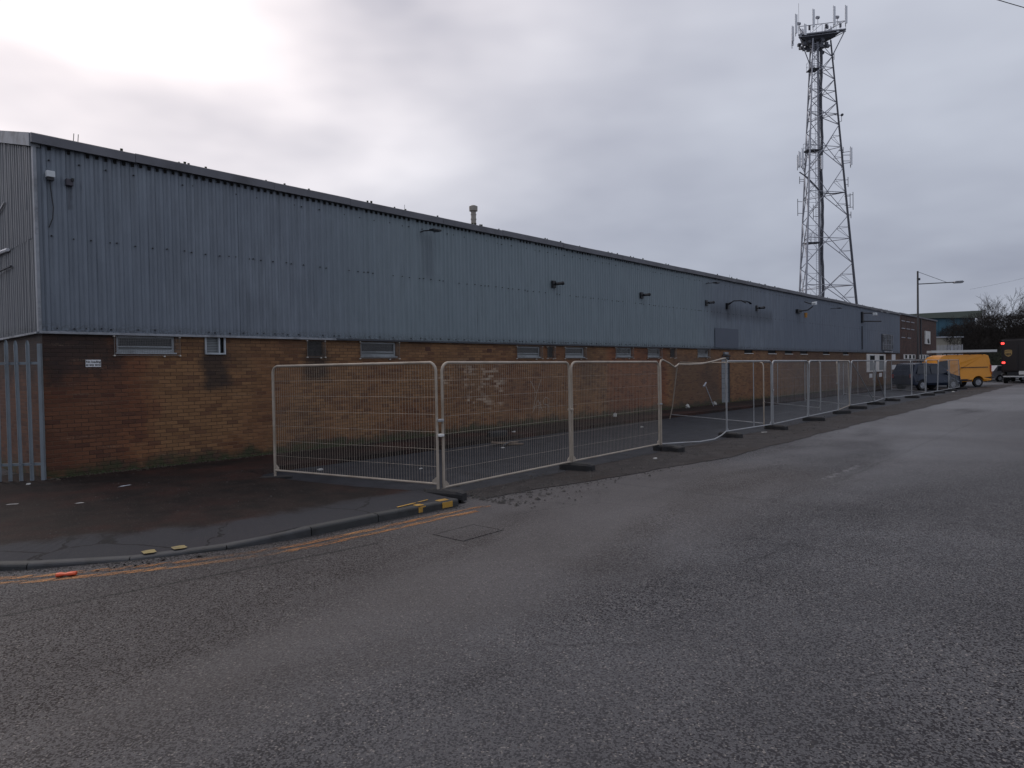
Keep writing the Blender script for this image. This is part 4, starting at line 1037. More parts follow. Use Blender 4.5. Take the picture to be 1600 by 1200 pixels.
# crushed can
cn = MB(); n = 12; prof = [(-.085,.024),(-.080,.032),(-.05,.036),(-.01,.022),(.03,.034),(.075,.033),(.082,.026)]
for (x, rr_) in prof:
    for k in range(n):
        a = 2*pi*k/n; cn.v.append((x, rr_*1.15*cos(a)+.005*sin(x*90), .026+rr_*.72*sin(a)))
for i in range(len(prof)-1):
    for k in range(n): cn.f.append((i*n+k, i*n+(k+1) % n, (i+1)*n+(k+1) % n, (i+1)*n+k))
cn.f.append(tuple(range(n))); cn.f.append(tuple(reversed(range((len(prof)-1)*n, len(prof)*n))))
can = cn.build('drink_can', M['tin'], None, True, L(-1.41,-6.68,.003), ANG-.55); tag(can, 'crushed red drink can in the gutter at the left', 'can'); can.scale = (1.0,.9,.8)
LT = [(.58,-2.06,.10,.115,.018,.008,'pale flat wooden stick on the dark footway','stick',1.2-ANG,M['paint_light'],'litter_stick'),
      (-.34,-3.14,.10,.06,.02,.006,'short pale strip lying on the footway left of the stick','litter',.4-ANG,M['litter'],'litter_scrap'),
      (-.98,-2.44,.10,.08,.02,.006,'flat grey scrap near the left edge of the footway','litter',.3-ANG,M['litter'],'litter_scrap'),
      (-.38,-.50,.10,.035,.03,.02,'small white scrap at the foot of the palisade fence','litter',0,M['litter'],'litter_scrap'),
      (3.85,-2.61,.004,.06,.03,.025,'red and white packet behind the corner fence panel','litter',.3-ANG,M['litter'],'litter_packet'),
      (5.11,-4.11,.004,.04,.02,.015,'small white scrap on the bay tarmac near the corner joint','litter',0,M['litter'],'litter_scrap'),
      (14.99,-3.01,.004,.05,.05,.03,'white paper ball on the bay tarmac behind the third muddy panel','litter',0,M['litter'],'litter_scrap'),
      (8.86,-7.03,.008,.075,.035,.015,'white scrap on the verge beside the lumpy fence foot','litter',0,M['litter'],'litter_scrap'),
      (17.3,-.5,.10,.08,.06,.12,'crumpled white paper against the wall below the fence mesh','litter',0,M['litter'],'litter_paper'),
      (23.1,-.35,.10,.10,.08,.12,'white crumpled paper at the wall left of the broken post','litter',.2,M['litter'],'litter_paper'),
      (25.6,-.4,.10,.11,.09,.12,'pale crumpled bag at the wall right of the broken post','litter',.2,M['litter'],'litter_bag'),
      (15.3,-6.72,.008,.10,.03,.012,'long white scrap on the verge before the first blue-grey panels','litter',-.7,M['litter'],'litter_scrap'),
      (19.2,-3.4,.004,.10,.05,.02,'flat white scrap on the tarmac inside the bare fence panels','litter',0,M['litter'],'litter_scrap'),
      (10.9,-1.3,.10,.06,.05,.03,'small white scrap on the strip by the mossy wall foot','litter',0,M['litter'],'litter_scrap'),
      (8.5,-3.1,.004,.05,.04,.02,'tiny pale scrap behind the second muddy panel','litter',0,M['litter'],'litter_scrap'),
      (45.5,-6.5,.008,.12,.08,.05,'white scrap by the kerbside near the last fence panels','litter',0,M['litter'],'litter_scrap')]
for i, (u_, v_, z_, sx, sy, sz, lb_, ct, rz_, mt, nm) in enumerate(LT): crumple(nm, u_, v_, z_, sx, sy, sz, mt, lb_, ct, 100+i, None, rz_)
# broken pallet wood heap
t = empty('wood_heap', L(8.9,-2.75,.004), ANG, 'small heap of broken sticks and rags behind the second mesh panel', 'debris heap')
for k in range(9):
    a = R.uniform(0,pi); l_ = R.uniform(.15,.42); x, y = R.uniform(-.3,.35), R.uniform(-.25,.2)
    MB().tube([(x-l_*cos(a),y-l_*sin(a)*.6,.02+R.uniform(0,.05)),(x+l_*cos(a),y+l_*sin(a)*.6,.03+R.uniform(0,.08))], R.uniform(.012,.028), 5).build('stick', M['wood'] if k % 3 else M['black'], t)
# black scraps by the dropped kerb
sb = MB()
for k in range(26):
    u_ = -1.25+R.random()*1.0; v_ = -6.62-(u_+1.25)*.40+R.uniform(-.08,.05); w_ = R.uniform(.006,.028); h = R.uniform(.004,.018); p = L(u_, v_, .002); a = R.uniform(0,3)
    c_, s_ = cos(a)*w_, sin(a)*w_; sb.poly([p+Vector((c_,s_,0)), p+Vector((-s_*.5,c_*.5,0)), p+Vector((-c_,-s_,h)), p+Vector((s_*.6,-c_*.6,h*1.4))])
tag(sb.build('bitumen_crumbs', M['black'], fixn=False), 'black crumbs of broken tarmac in the gutter by the dropped kerb', 'debris', kind='stuff')
# gravel and leaves along the fence line, footway and gutter
def scatter(name, n, region, s0, s1, mat, label, seed, z=.006):
    rg = random.Random(seed); mb = MB()
    for k in range(n):
        u_, v_, zz_ = region(rg); s = rg.uniform(s0, s1)*(1 if rg.random() < .9 else 1.8); p = L(u_, v_, zz_)
        i = len(mb.v); a = rg.uniform(0, 6.28)
        for (x, y, z_) in ((-1,0,0),(1,.1,0),(0,1,0),(0,-1,.05),(.1,.1,.9)):
            x2, y2 = x*cos(a)-y*sin(a), x*sin(a)+y*cos(a); j = lambda: rg.uniform(.7,1.3)
            mb.v.append((p.x+x2*s*j(), p.y+y2*s*j()*.8, p.z+z_*s*.8*j()))
        mb.f += [(i,i+3,i+4),(i+3,i+1,i+4),(i+1,i+2,i+4),(i+2,i,i+4)]
    o = mb.build(name, mat, fixn=False); tag(o, label, 'debris', kind='stuff'); return o
def reg_verge(rg):
    u_ = 3.6+45*rg.random()**1.6; return u_, -7.2+rg.gauss(0,.42), .008
scatter('gravel', 3800, reg_verge, .005, .024, M['stone'], 'loose gravel and grit along the fence line and road edge', 5)
def reg_pave(rg):
    return rg.uniform(-3,2.6), rg.uniform(-5.4,-.1), .1
scatter('grit', 900, reg_pave, .003, .009, M['stone'], 'scattered grit over the damp footway', 6)
def reg_leaf(rg):
    return rg.uniform(0,40), -abs(rg.gauss(0,.12))-.03, .1
scatter('leaf_litter', 3500, reg_leaf, .008, .028, M['leaf'], 'dark leaf litter gathered at the foot of the brick wall', 7)
def reg_moss(rg):
    return .1+rg.random()*42, -abs(rg.gauss(0,.045))-.008, .1
scatter('moss_fringe', 5200, reg_moss, .010, .034, M['moss'], 'green moss fringe where the brick wall meets the pavement', 8)
def reg_bay(rg):
    return rg.uniform(3.4,22), rg.uniform(-6.2,-2.1), .006
scatter('tarmac_crumbs', 900, reg_bay, .004, .014, M['stone'], 'crumbs of grit strewn over the fenced tarmac bay', 9)
def reg_gut(rg):
    i = rg.randrange(60, len(KC)-1); p = KC[i]; return p.x+rg.uniform(-.05,.1), p.y-abs(rg.gauss(0,.07))-.02, .003
scatter('gutter_grit', 900, reg_gut, .003, .010, M['stone'], 'grit lying in the gutter below the kerb', 10)

# ------------------------------------------------------------------ telecom lattice tower
TZ = 96.0; TB = Vector((482.5/FPX*TZ, TZ, 0))
TW = empty('telecom_tower', TB, 0, 'tall three-legged lattice telecom tower with antennas behind the warehouse', 'tower')
kk = TZ/FPX
def hz(y): return (565.5-y)*kk+EYE
def rad(h): return 5.55-(5.55-1.72)*(h/46.5)
angs = [radians(-17), radians(-17-240), radians(-17-120)]
def leg(i, h): return Vector((rad(h)*cos(angs[i]), rad(h)*sin(angs[i]), h))
HT = hz(68)
for i in range(3):
    MB().tube([leg(i,0), leg(i,HT*.5), leg(i,HT)], [.20,.15,.11] if i == 0 else [.15,.12,.09], 8).build('leg', M['towersteel'] if i else M['towerdark'], TW)
hor = [hz(y) for y in (520,445,373,302,232,181,146,110,76)]
nod = [hz(y) for y in (482,411,338,264,198,164,128,93)]
for i in range(3):
    j = (i+1) % 3
    for k, h in enumerate(hor):
        br = MB(); a, c = leg(i,h), leg(j,h); mid = (a+c)/2
        br.tube([a, c], .05, 4)
        for nk in ([nod[k-1]] if k > 0 else []) + ([nod[k]] if k < len(nod) else []):
            for e in (i, j):
                q = leg(e, nk); br.tube([mid, q], .055, 4)
                if k < 5:
                    m1 = mid.lerp(q, .5); br.tube([m1, leg(e, m1.z)], .028, 4); br.tube([m1, leg(e, h)], .028, 4)
        br.build('bracing', M['towersteel'], TW)
# inner horizontal ties and rest platforms
for h in (hz(445), hz(302), hz(181)):
    br = MB()
    for i in range(3): br.tube([leg(i,h), Vector((0,0,h))], .035, 4)
    br.build('plan_bracing', M['towersteel'], TW)
col = MB().tube([(.0,0,0),(0,0,HT)], .17, 8); col.build('cable_column', M['towersteel'], TW)
cb = MB()
pts = []
for k in range(40): h = HT*k/39; pts.append((.38+.07*sin(h*.6)+.03*sin(h*2.1), -.12, h))
cb.tube(pts, .15, 6)
cb.tube([(p[0]-.26,-.22,p[2]) for p in pts], .05, 5)
cb.build('cable_bundle', M['towerdark'], TW)
ld = MB()
for s in (-.62,-.30): ld.tube([(s,-.3,0),(s,-.3,HT)], .03, 4)
for k in range(150): ld.box(-.62,-.30,-.31,-.29,k*HT/150,k*HT/150+.03)
ld.build('ladder', M['towersteel'], TW)
for (y, ) in ((378,),(236,),(112,)):
    h = hz(y); pl = MB()
    pl.box(-2.1 if y != 112 else -1.5,-.2,-.9,.5,h,h+.10)
    o = pl.build('rest_platform', M['towerdark'], TW)
    x0 = -2.0 if y != 112 else -1.45
    ra = MB()
    for x in (x0, x0+.45, x0+.9, -.4):
        for yy in (-.85,.45): ra.tube([(x,yy,h+.1),(x,yy,h+1.2)], .025, 4)
    for zq in (.55,1.1):
        ra.tube([(x0,-.85,h+.1+zq),(x0,.45,h+.1+zq)], .022, 4)
        for yy in (-.85,.45): ra.tube([(x0,yy,h+.1+zq),(-.4,yy,h+.1+zq)], .022, 4)
    ra.build('railing', M['towersteel'], o)
# feeder run crossing to the mid-level antennas
MB().tube([(.3,-.2,hz(302)),(-.8,-.8,hz(292)),(-2.0,-.8,hz(278)),(-2.9,-.3,hz(268))], .09, 5).tube([(.3,-.2,hz(300)),(1.6,-.6,hz(303)),(3.2,-.9,hz(302))], .08, 5).build('feeder_cable', M['towerdark'], TW)
# headframe
def headring(rx, h): return [Vector((rx*cos(a), rx*sin(a), h)) for a in [radians(-32+120*k) for k in range(3)]]
hf = MB(); H0 = hz(66)
PT = [Vector((-3.0,-1.0,H0)), Vector((3.25,-2.0,H0+.55)), Vector((.6,3.4,H0+.2))]
PT = [Vector((-3.1,-.9,H0+.45)), Vector((3.3,-1.3,H0+.95)), Vector((.2,3.4,H0+.6))]
for k in range(3):
    a, c = PT[k], PT[(k+1) % 3]
    hf.tube([a, c], .11, 5); hf.tube([a+Vector((0,0,1.15)), c+Vector((0,0,1.15))], .05, 4); hf.tube([a-Vector((0,0,.3)), c-Vector((0,0,.3))], .06, 4)
    for q in range(9):
        p = a.lerp(c, q/8); hf.tube([p, p+Vector((0,0,1.15))], .03, 4)
        if q in (2,5): hf.tube([p, a.lerp(c,(q+2)/8)+Vector((0,0,1.15))], .03, 4)
    hf.tube([a, leg([1,0,2][k], H0-2.4)], .07, 4)
hf.build('headframe', M['towersteel'], TW)
cen = (PT[0]+PT[1]+PT[2])/3
dk_ = MB(); 
ins_ = [p.lerp(cen,.03) for p in PT]; low_ = [p.lerp(cen,.42)-Vector((0,0,.62)) for p in PT]
dk_.v = [tuple(p) for p in ins_]+[tuple(p) for p in low_]
dk_.f = [(0,1,2),(5,4,3),(0,3,4,1),(1,4,5,2),(2,5,3,0)]
for k in range(26):
    p = Vector((R.uniform(-2.4,1.2), R.uniform(-1,1.5), H0-R.uniform(-.1,1.5))); dk_.box(p.x-.2,p.x+.2,p.y-.2,p.y+.2,p.z-.18,p.z+.18)
dk_.build('equipment_deck', M['towerdark'], TW)
for k in range(30):
    e_ = R.randrange(3); q_ = PT[e_].lerp(PT[(e_+1) % 3], R.random()).lerp(cen, R.uniform(0,.25)); z_ = q_.z+R.uniform(-.5,.9); w_ = R.uniform(.08,.17)
    MB().box(q_.x-w_,q_.x+w_,q_.y-.1,q_.y+.1,z_,z_+R.uniform(.25,.6)).build('radio_unit', M['towerdark'] if k % 3 else M['antenna'], TW)
def panel_ant(x, y, z0, z1, w=.32, dark=False):
    o = MB().prism([(-w/2,-.08),(w/2,-.08),(w*.42,.08),(-w*.42,.08)], z0, z1, 'z').build('panel_antenna', M['antenna'], TW, loc=(x,y,0))
    MB().tube([(x*0,.16,z0-.35),(0,.16,z1+.2)], .045, 5).build('mount_pole', M['towerdark'], o)
    MB().box(-.06,.06,.08,.16,z0+.25,z0+.4).box(-.06,.06,.08,.16,z1-.4,z1-.25).build('clamp', M['towerdark'], o)
def tx(px): return (px-1283-(0))*kk
roll = .018
def ax(px, y): return (px-800+ROLL*(y-600)*-1)*kk - 482.5*kk if False else ((px - (1282.5-.018*(510-y)))*kk)
for (px, y0, y1, yy) in ((1235,60,32,-1.2),(1260.5,52,26,-1.4),(1291,50,23,-1.6),(1299,52,33,2.6),(1309.5,48,22,-1.5),(1240,60,38,1.0),(1245,61,42,2.2),(1250,62,46,-1.0),(1305,50,34,2.0),(1263,50,34,2.6)):
    panel_ant(ax(px,(y0+y1)/2), yy, hz(y0), hz(y1))
for (px, y0, y1, yy) in ((1238.5,263,243,-2.0),(1244,262,238,-1.8),(1261.5,276,256,-4.2),(1319.5,262,236,-1.5),(1322,258,240,-1.0),(1317,256,238,.6),(1248,258,240,.6)):
    panel_ant(ax(px,(y0+y1)/2), yy, hz(y0), hz(y1), .30)
    for yq in (y0-4, y1+5):
        h = hz(yq); lg = leg(0 if px > 1300 else (1 if px < 1250 else 2), h); MB().tube([(ax(px,(y0+y1)/2), yy+.1, h), tuple(lg)], .045, 4).build('antenna_arm', M['towersteel'], TW)
wh = MB(); x = ax(1244.5,30); wh.tube([(x,0,hz(45)),(x,0,hz(8))], .02, 4); wh.build('whip_aerial', M['towerdark'], TW)
dp = MB()
def dipole(px, y0, y1, side):
    x = ax(px,(y0+y1)/2); dp.tube([(x,-1,hz(y0)),(x,-1,hz(y1))], .045, 5)
    for yq in (y0-4 if y0 > y1 else y0+4, y1+4): dp.tube([(x,-1,hz(yq)),(x+side,-.8,hz(yq))], .035, 4)
for q in ((1241,337,311,.75),(1243.5,288,277,.7),(1321.5,326,304,-.7),(1326,329,302,-.9),(1323,342,332,-.6),(1294.5,100,88,-.4),(1318,294,279,-.4),(1310,242,233,-.5),(1265,342,320,.8)): dipole(*q)
dp.build('dipole_aerial', M['towerdark'], TW)
ms = MB(); x = ax(1309,184)
ms.tube([(x-.9,-.5,hz(182)),(x,-.6,hz(183)),(x,-.6,hz(192)),(x-.6,-.5,hz(194))], .04, 4); ms.tube([(x-.1,-.9,hz(184)),(x+.12,-.6,hz(182))], .18, 8)
ms.build('microwave_dish', M['towerdark'], TW)
for (px, y) in ((1272,33),(1302,33),(1243,42)):
    x = ax(px,y); MB().tube([(x,-.4,hz(y+10)),(x,-.4,hz(y))], .04, 5).tube([(x-.2,-.5,hz(y)),(x+.15,-.3,hz(y-1))], .22, 8).build('round_antenna', M['towersteel'], TW)

# ------------------------------------------------------------------ street lamp and overhead cables
LP = Vector((32.05, 53, 0))
LM = empty('street_lamp', LP, 0, 'tall dark street lamp with a long horizontal arm and stay wire', 'street lamp')
LH = EYE+(566-424)/FPX*53
MB().tube([(0,0,0),(0,0,1.4),(0,0,1.5),(0,0,LH)], [.12,.12,.09,.065], 8).build('pole', simple('pole_paint', (.06,.058,.06), .6), LM, True)
MB().tube([(0,0,LH-1.02),(2.55,-.5,LH-.98)], .04, 6).build('arm', M['trimdark'], LM)
MB().tube([(0,0,LH-.05),(2.0,-.39,LH-.95)], .016, 4).build('stay_wire', M['trimdark'], LM)
MB().prism([(2.45,-.06),(2.55,.05),(3.1,.08),(3.2,.0),(3.1,-.10),(2.55,-.11)], -.13, .13).build('lantern', M['trim'], LM, loc=(0,-.55,LH-.96))
MB().box(-.03,.16,-.08,.08,LH-.72,LH-.55).build('photocell', M['trimdark'], LM)
def cable(p, q, sag, label, r=.012):
    p, q = Vector(p), Vector(q); pts = []
    for k in range(17): t_ = k/16; c = p.lerp(q, t_); c.z -= sag*4*t_*(1-t_); pts.append(c)
    tag(MB().tube(pts, r, 5).build('overhead_cable', M['dark'], smooth=True), label, 'cable', 'overhead cables')
cable((10.4,15.6,10.45),(17.5,16.5,9.2),.1,'black overhead cable crossing the top right corner of the sky', .009)
cable((36.5,53.5,7.6),(56,44,16.5),1.5,'thin faint overhead cable rising to the right from near the street lamp', .006)

# ------------------------------------------------------------------ vehicles (local x forward, y left)
def body_loft(profile, wfun, name, mat, parent, smooth=False, bevel=None):
    mb = MB(); n = len(profile)
    for s in (-1, 1):
        for (x, z_) in profile: mb.v.append((x, s*wfun(x, z_), z_))
    mb.f.append(tuple(range(n))); mb.f.append(tuple(reversed(range(n, 2*n))))
    for j in range(n): mb.f.append((j, n+j, n+(j+1) % n, (j+1) % n))
    return mb.build(name, mat, parent, smooth, bevel=bevel)
def arch(cx, r, z0, n=8):
    return [(cx-r*cos(pi*k/n), z0+r*sin(pi*k/n)) for k in range(n+1)]
def side_panel(pts, wfun, s, name, mat, parent, off=.006, th=.008):
    mb = MB(); n = len(pts)
    mb.v = [(x, s*(wfun(x,z_)+off), z_) for x, z_ in pts]+[(x, s*(wfun(x,z_)+off-th), z_) for x, z_ in pts]
    mb.f = [tuple(range(n)), tuple(reversed(range(n,2*n)))]+[(j,(j+1) % n,n+(j+1) % n,n+j) for j in range(n)]
    return mb.build(name, mat, parent)
def wheel(parent, x, y, r, w=.20, rim=None):
    s = 1 if y > 0 else -1
    t = MB().tube([(x,y-s*w,r),(x,y-s*.02,r),(x,y,r)], [r,r,r*.93], 20).build('wheel', M['tyre'], parent, True)
    MB().tube([(x,y-s*.03,r),(x,y+s*.008,r)], [r*.64,r*.60], 16).build('rim', rim or M['rim'], t, True)
    hb = MB()
    for k in range(5):
        a = 2*pi*k/5; hb.tube([(x,y+s*.012,r),(x+r*.55*cos(a),y+s*.010,r+r*.55*sin(a))], .022, 4)
    hb.tube([(x,y,r),(x,y+s*.02,r)], r*.16, 8); hb.build('hub_cap', M['carsilver'], t)
def wf(half, belt, top, inset, ends=None):
    def g_(x, z_):
        w_ = half if z_ <= belt else half-inset*(z_-belt)/(top-belt)
        if z_ < .45: w_ -= .04
        if ends:
            for (e0, e1, k) in ends:
                tq = (x-e0)/(e1-e0)
                if tq > 0: w_ -= k*min(1,tq)**2
        return w_
    return g_
# yellow van (front towards -X in the world, so rotate by pi)
rearX = 34.95; VZ = 48.9
VN = empty('yellow_van', (rearX-2.6, VZ+1.0, 0), pi, 'yellow panel van with a white ladder on its roof rack', 'van')
vw = wf(.98, 1.25, 2.40, .16, [(1.9,2.65,.14)])
prof = [(-2.58,.48),(-2.30,.42)]+arch(-1.62,.40,.40)+[(1.18,.36)]+arch(1.62,.40,.40)+[(2.45,.40),(2.60,.55),(2.58,.85),(2.50,1.02),(1.75,1.24),(1.20,2.02),(.95,2.26),(.6,2.37),(-2.2,2.37),(-2.45,2.30),(-2.52,2.0),(-2.58,1.2)]
bd = body_loft(prof, vw, 'body', M['vanyellow'], VN, bevel=.03)
for s in (-1,1):
    wheel(VN,-1.62,s*.97,.34); wheel(VN,1.62,s*.97,.34)
    side_panel([(.55,1.30),(1.60,1.30),(1.15,1.92),(.55,1.98)], vw, s, 'cab_window', M['carglass'], VN)
    side_panel([(-2.35,1.42),(-.35,1.42),(-.35,1.47),(-2.35,1.47)], vw, s, 'side_moulding', M['black'], VN)
    side_panel([(-.30,.55),(-.28,.55),(-.28,2.1),(-.30,2.1)], vw, s, 'door_seam', M['black'], VN)
    side_panel([(.48,.50),(.50,.50),(.50,2.1),(.48,2.1)], vw, s, 'door_seam', M['black'], VN)
    side_panel([(-1.15,.45),(1.15,.42),(1.15,.58),(-1.15,.60)], vw, s, 'sill_trim', M['black'], VN)
    side_panel([(-2.55,.42),(-2.08,.42),(-2.05,.72),(-2.56,.74)], vw, s, 'rear_bumper_corner', M['black'], VN)
    MB().box(-2.60,-2.50,s*.90-.05,s*.90+.05,1.05,1.60).build('tail_lamp', M['lampred'], VN)
    MB().box(2.42,2.60,s*.74-.16,s*.74+.14,.78,1.0).build('headlight', M['lens'], VN)
    MB().box(1.05,1.25,s*1.0-.02*s,s*1.0+.22*s,1.28,1.55).build('mirror', M['black'], VN) if s > 0 else MB().box(1.05,1.25,-1.20,-.98,1.28,1.55).build('mirror', M['black'], VN)
MB().poly([(1.77,-.80,1.27),(1.77,.80,1.27),(1.22,.74,1.92),(1.22,-.74,1.92)]).build('windscreen', M['carglass'], VN, loc=(.012,0,.008), fixn=False)
MB().box(-2.66,-2.56,-.92,.92,.42,.66).build('bumper', M['black'], VN)
MB().box(-2.60,-2.575,-.80,-.06,1.45,2.0).build('rear_window', M['carglass'], VN); MB().box(-2.60,-2.575,.06,.80,1.45,2.0).build('rear_window', M['carglass'], VN)
rk = MB()
for x in (-2.0,-1.1,-.2,.6):
    rk.box(x-.025,x+.025,-.86,.86,2.45,2.49)
    for s in (-1,1): rk.box(x-.02,x+.02,s*.84-.02,s*.84+.02,2.34,2.45)
for s in (-1,1): rk.box(-2.1,.8,s*.86-.015,s*.86+.015,2.49,2.52)
rk.build('roof_rack', M['black'], VN)
LD = empty('ladder', (rearX-2.6+.1, VZ+.25, 2.53), pi, 'white aluminium ladder lying on the roof rack of the yellow van', 'ladder')
for s, yy in ((-1,-.22),(1,.22)): MB().box(-2.85,1.95,yy-.02,yy+.02,0,.17).build('stile', M['alu'], LD)
for k in range(17): MB().tube([(-2.7+k*.275,-.2,.075),(-2.7+k*.275,.2,.075)], .016, 6).build('rung', M['alu'], LD)
MB().box(-2.85,1.95,.245,.275,.02,.18).build('second_section', M['alu'], LD)

# dark blue SUV-like car behind the fence (nose to the right and away)
CA = radians(17); nose = Vector((30.25,46.35,0)); CC = nose-Vector((cos(CA),sin(CA),0))*2.15
CR = empty('parked_car', CC, CA, 'dark blue parked car inside the far end of the fenced bay', 'car')
cw_ = wf(.90, 1.02, 1.84, .17, [(1.6,2.2,.16)])
prof = [(-2.12,.42),(-1.80,.34)]+arch(-1.32,.38,.34)+[(.95,.30)]+arch(1.34,.38,.34)+[(2.05,.36),(2.16,.50),(2.15,.78),(2.02,.90),(1.15,1.10),(.42,1.66),(.1,1.78),(-1.3,1.84),(-1.75,1.78),(-2.02,1.22),(-2.14,1.02)]
body_loft(prof, cw_, 'body', M['carblue'], CR, bevel=.035)
for s in (-1,1):
    wheel(CR,-1.32,s*.89,.34); wheel(CR,1.34,s*.89,.34)
    side_panel([(-1.78,1.12),(-.62,1.10),(-.62,1.70),(-1.55,1.70)], cw_, s, 'rear_side_window', M['carglass'], CR)
    side_panel([(-.55,1.10),(.95,1.12),(.38,1.58),(.1,1.70),(-.55,1.70)], cw_, s, 'front_side_window', M['carglass'], CR)
    side_panel([(-2.0,.62),(2.0,.60),(2.0,.64),(-2.0,.66)], cw_, s, 'side_moulding', M['black'], CR)
    MB().box(2.02,2.15,s*.62-.14,s*.62+.14,.66,.80).build('headlight', M['lens'], CR)
    MB().box(-2.15,-2.0,s*.74-.10,s*.74+.10,.85,1.1).build('tail_lamp', M['lampred'], CR)
    MB().box(.72,.88,min(s*.88,s*1.05),max(s*.88,s*1.05),1.05,1.18).build('mirror', M['carblue'], CR)
MB().poly([(1.17,-.74,1.12),(1.17,.74,1.12),(.45,.66,1.66),(.45,-.66,1.66)]).build('windscreen', M['carglass'], CR, loc=(.012,0,.010), fixn=False)
MB().box(2.10,2.20,-.8,.8,.34,.55).build('bumper', M['black'], CR)

# brown delivery truck seen from behind: local x forward along the road, y to its left
TR = empty('delivery_truck', Vector((40.85,56.1,0))-Vector((-sin(ANG),cos(ANG),0))*1.15, ANG, 'dark brown delivery truck seen from behind, with lit red tail lamps and a gold shield', 'truck')
MB().box(0,5.6,-1.13,1.13,.95,3.62).build('cargo_body', M['truck'], TR, bevel=.07)
MB().box(.05,5.5,-1.0,1.0,3.625,3.70).build('roof', M['truck'], TR)
MB().prism([(5.6,.6),(7.3,.6),(7.4,1.5),(7.2,2.0),(6.6,3.2),(5.6,3.3)], -1.1, 1.1).build('cab', M['truck'], TR, bevel=.05)
for s in (-1,1):
    MB().box(5.9,6.8,min(s*1.095,s*1.11),max(s*1.095,s*1.11),1.7,2.7).build('cab_window', M['carglass'], TR)
    MB().box(.05,5.4,min(s*1.12,s*1.15),max(s*1.12,s*1.15),.70,.80).build('side_rail', M['alu'], TR)
    MB().box(-.035,-.004,min(s*.01,s*1.0),max(s*.01,s*1.0),1.1,3.3).build('rear_door', M['truck'], TR)
    MB().box(-.05,-.036,s*.06-.015,s*.06+.015,1.3,3.1).build('door_bar', M['black'], TR)
    for (zq, yy) in ((3.32,1.04),(1.72,.98)): MB().box(-.07,-.0,s*yy-.11,s*yy+.11,zq-.08,zq+.08).build('tail_lamp', M['lampredlit'], TR, bevel=.02)
    for x in (1.1,6.4):
        w = MB().tube([(x,s*1.08,.46),(x,s*.80,.46)], .46, 18).build('wheel', M['tyre'], TR, True)
        MB().tube([(x,s*1.09,.46),(x,s*1.03,.46)], .24, 12).build('rim', M['rim'], w)
    MB().box(-.02,.02,s*1.10-.02,s*1.10+.02,.95,3.55).build('corner_post', M['black'], TR)
MB().prism([(7.22,2.02),(6.66,3.1),(6.64,3.1),(7.20,2.02)], -.95, .95).build('windscreen', M['carglass'], TR, loc=(.02,0,0))
MB().box(-.14,.30,-1.12,1.0,.52,.62).build('rear_step', M['alu'], TR)
MB().box(-.12,-.06,-1.05,-.05,.72,1.02).build('rear_panel', M['white'], TR)
MB().box(0.02,5.5,-.75,.75,.55,.94).build('chassis', M['black'], TR)
MB().box(.0,.05,.30,.62,.60,.94).build('mudflap', M['black'], TR)
em = []
for k in range(9): a = pi-pi*k/8; em.append((.25*cos(a), .22+.07*sin(a)))
em += [(.25,-.05),(.17,-.20),(0,-.30),(-.17,-.20),(-.25,-.05)]
sh_ = MB().prism(em, -.006, .0).build('shield_emblem', M['gold'], TR, loc=(-.038,.66,2.50), rz=-pi/2)
text('ups', .27, M['truck'], sh_, (0,-.008,-.05), (pi/2,0,0), bold=.010)
MB().prism([(-.22,.14),(-.05,.20),(.22,.21),(.22,.18),(-.05,.165),(-.22,.11)], -.010, -.0065).build('swoosh', M['truck'], sh_)

# pale hatchback partly hidden between van and truck
HC = empty('parked_hatchback', (45.1,61.6,0), radians(8), 'silver hatchback half hidden between the yellow van and the truck', 'car')
hw = wf(.85,.92,1.45,.15,[(1.5,2.0,.15)])
prof = [(-1.9,.36),(-1.65,.3)]+arch(-1.2,.34,.30)+[(.85,.28)]+arch(1.2,.34,.30)+[(1.85,.32),(1.95,.55),(1.85,.80),(1.05,.95),(.4,1.38),(0,1.46),(-1.3,1.46),(-1.85,.98),(-1.93,.85)]
body_loft(prof, hw, 'body', M['carsilver'], HC, bevel=.03)
for s in (-1,1):
    wheel(HC,-1.2,s*.84,.30); wheel(HC,1.2,s*.84,.30)
    side_panel([(-1.5,.98),(.92,.97),(.35,1.34),(0,1.40),(-1.25,1.40)], hw, s, 'side_window', M['carglass'], HC)
    MB().box(-1.96,-1.82,s*.68-.10,s*.68+.10,.7,.95).build('tail_lamp', M['lampred'], HC)
MB().box(-2.0,-1.9,-.75,.75,.32,.52).build('bumper', M['black'], HC)

# ------------------------------------------------------------------ far background
FP = MB()
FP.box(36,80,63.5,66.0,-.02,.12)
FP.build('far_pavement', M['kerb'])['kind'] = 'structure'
TS = empty('teal_shed', (62,118,0), radians(6), 'large teal industrial shed with a pale green roof edge beyond the trees', 'building')
MB().box(0,21,0,24,0,9.6).build('wall', M['teal'], TS)
sm = MB()
for k in range(14): sm.box(.5+k*1.5,.62+k*1.5,-.04,-.003,0,9.5)
o = sm.build('wall_rib', M['teal'], TS); o['kind'] = 'stuff'
rf_ = MB(); rf_.v = [(-.8,-.7,9.62),(21.8,-.7,9.62),(21.8,-.7,10.9),(-.8,-.7,10.0),(-.8,24,9.62),(21.8,24,9.62),(21.8,24,10.9),(-.8,24,10.0),(11,-.7,10.5),(11,24,10.5)]
rf_.f = [(0,1,2,8,3),(4,7,9,6,5),(3,8,9,7),(8,2,6,9),(0,3,7,4),(1,5,6,2),(0,4,5,1)]
rf_.build('roof', M['greentrim'], TS)
CU = empty('cream_unit', (48.5,84,0), radians(5), 'low cream block building behind the pale palisade fence', 'building')
MB().box(0,8.2,0,8,0,4.9).build('wall', M['cream'], CU)
MB().box(-.2,8.4,-.2,8.2,4.905,5.05).build('roof', M['paint_light'], CU)
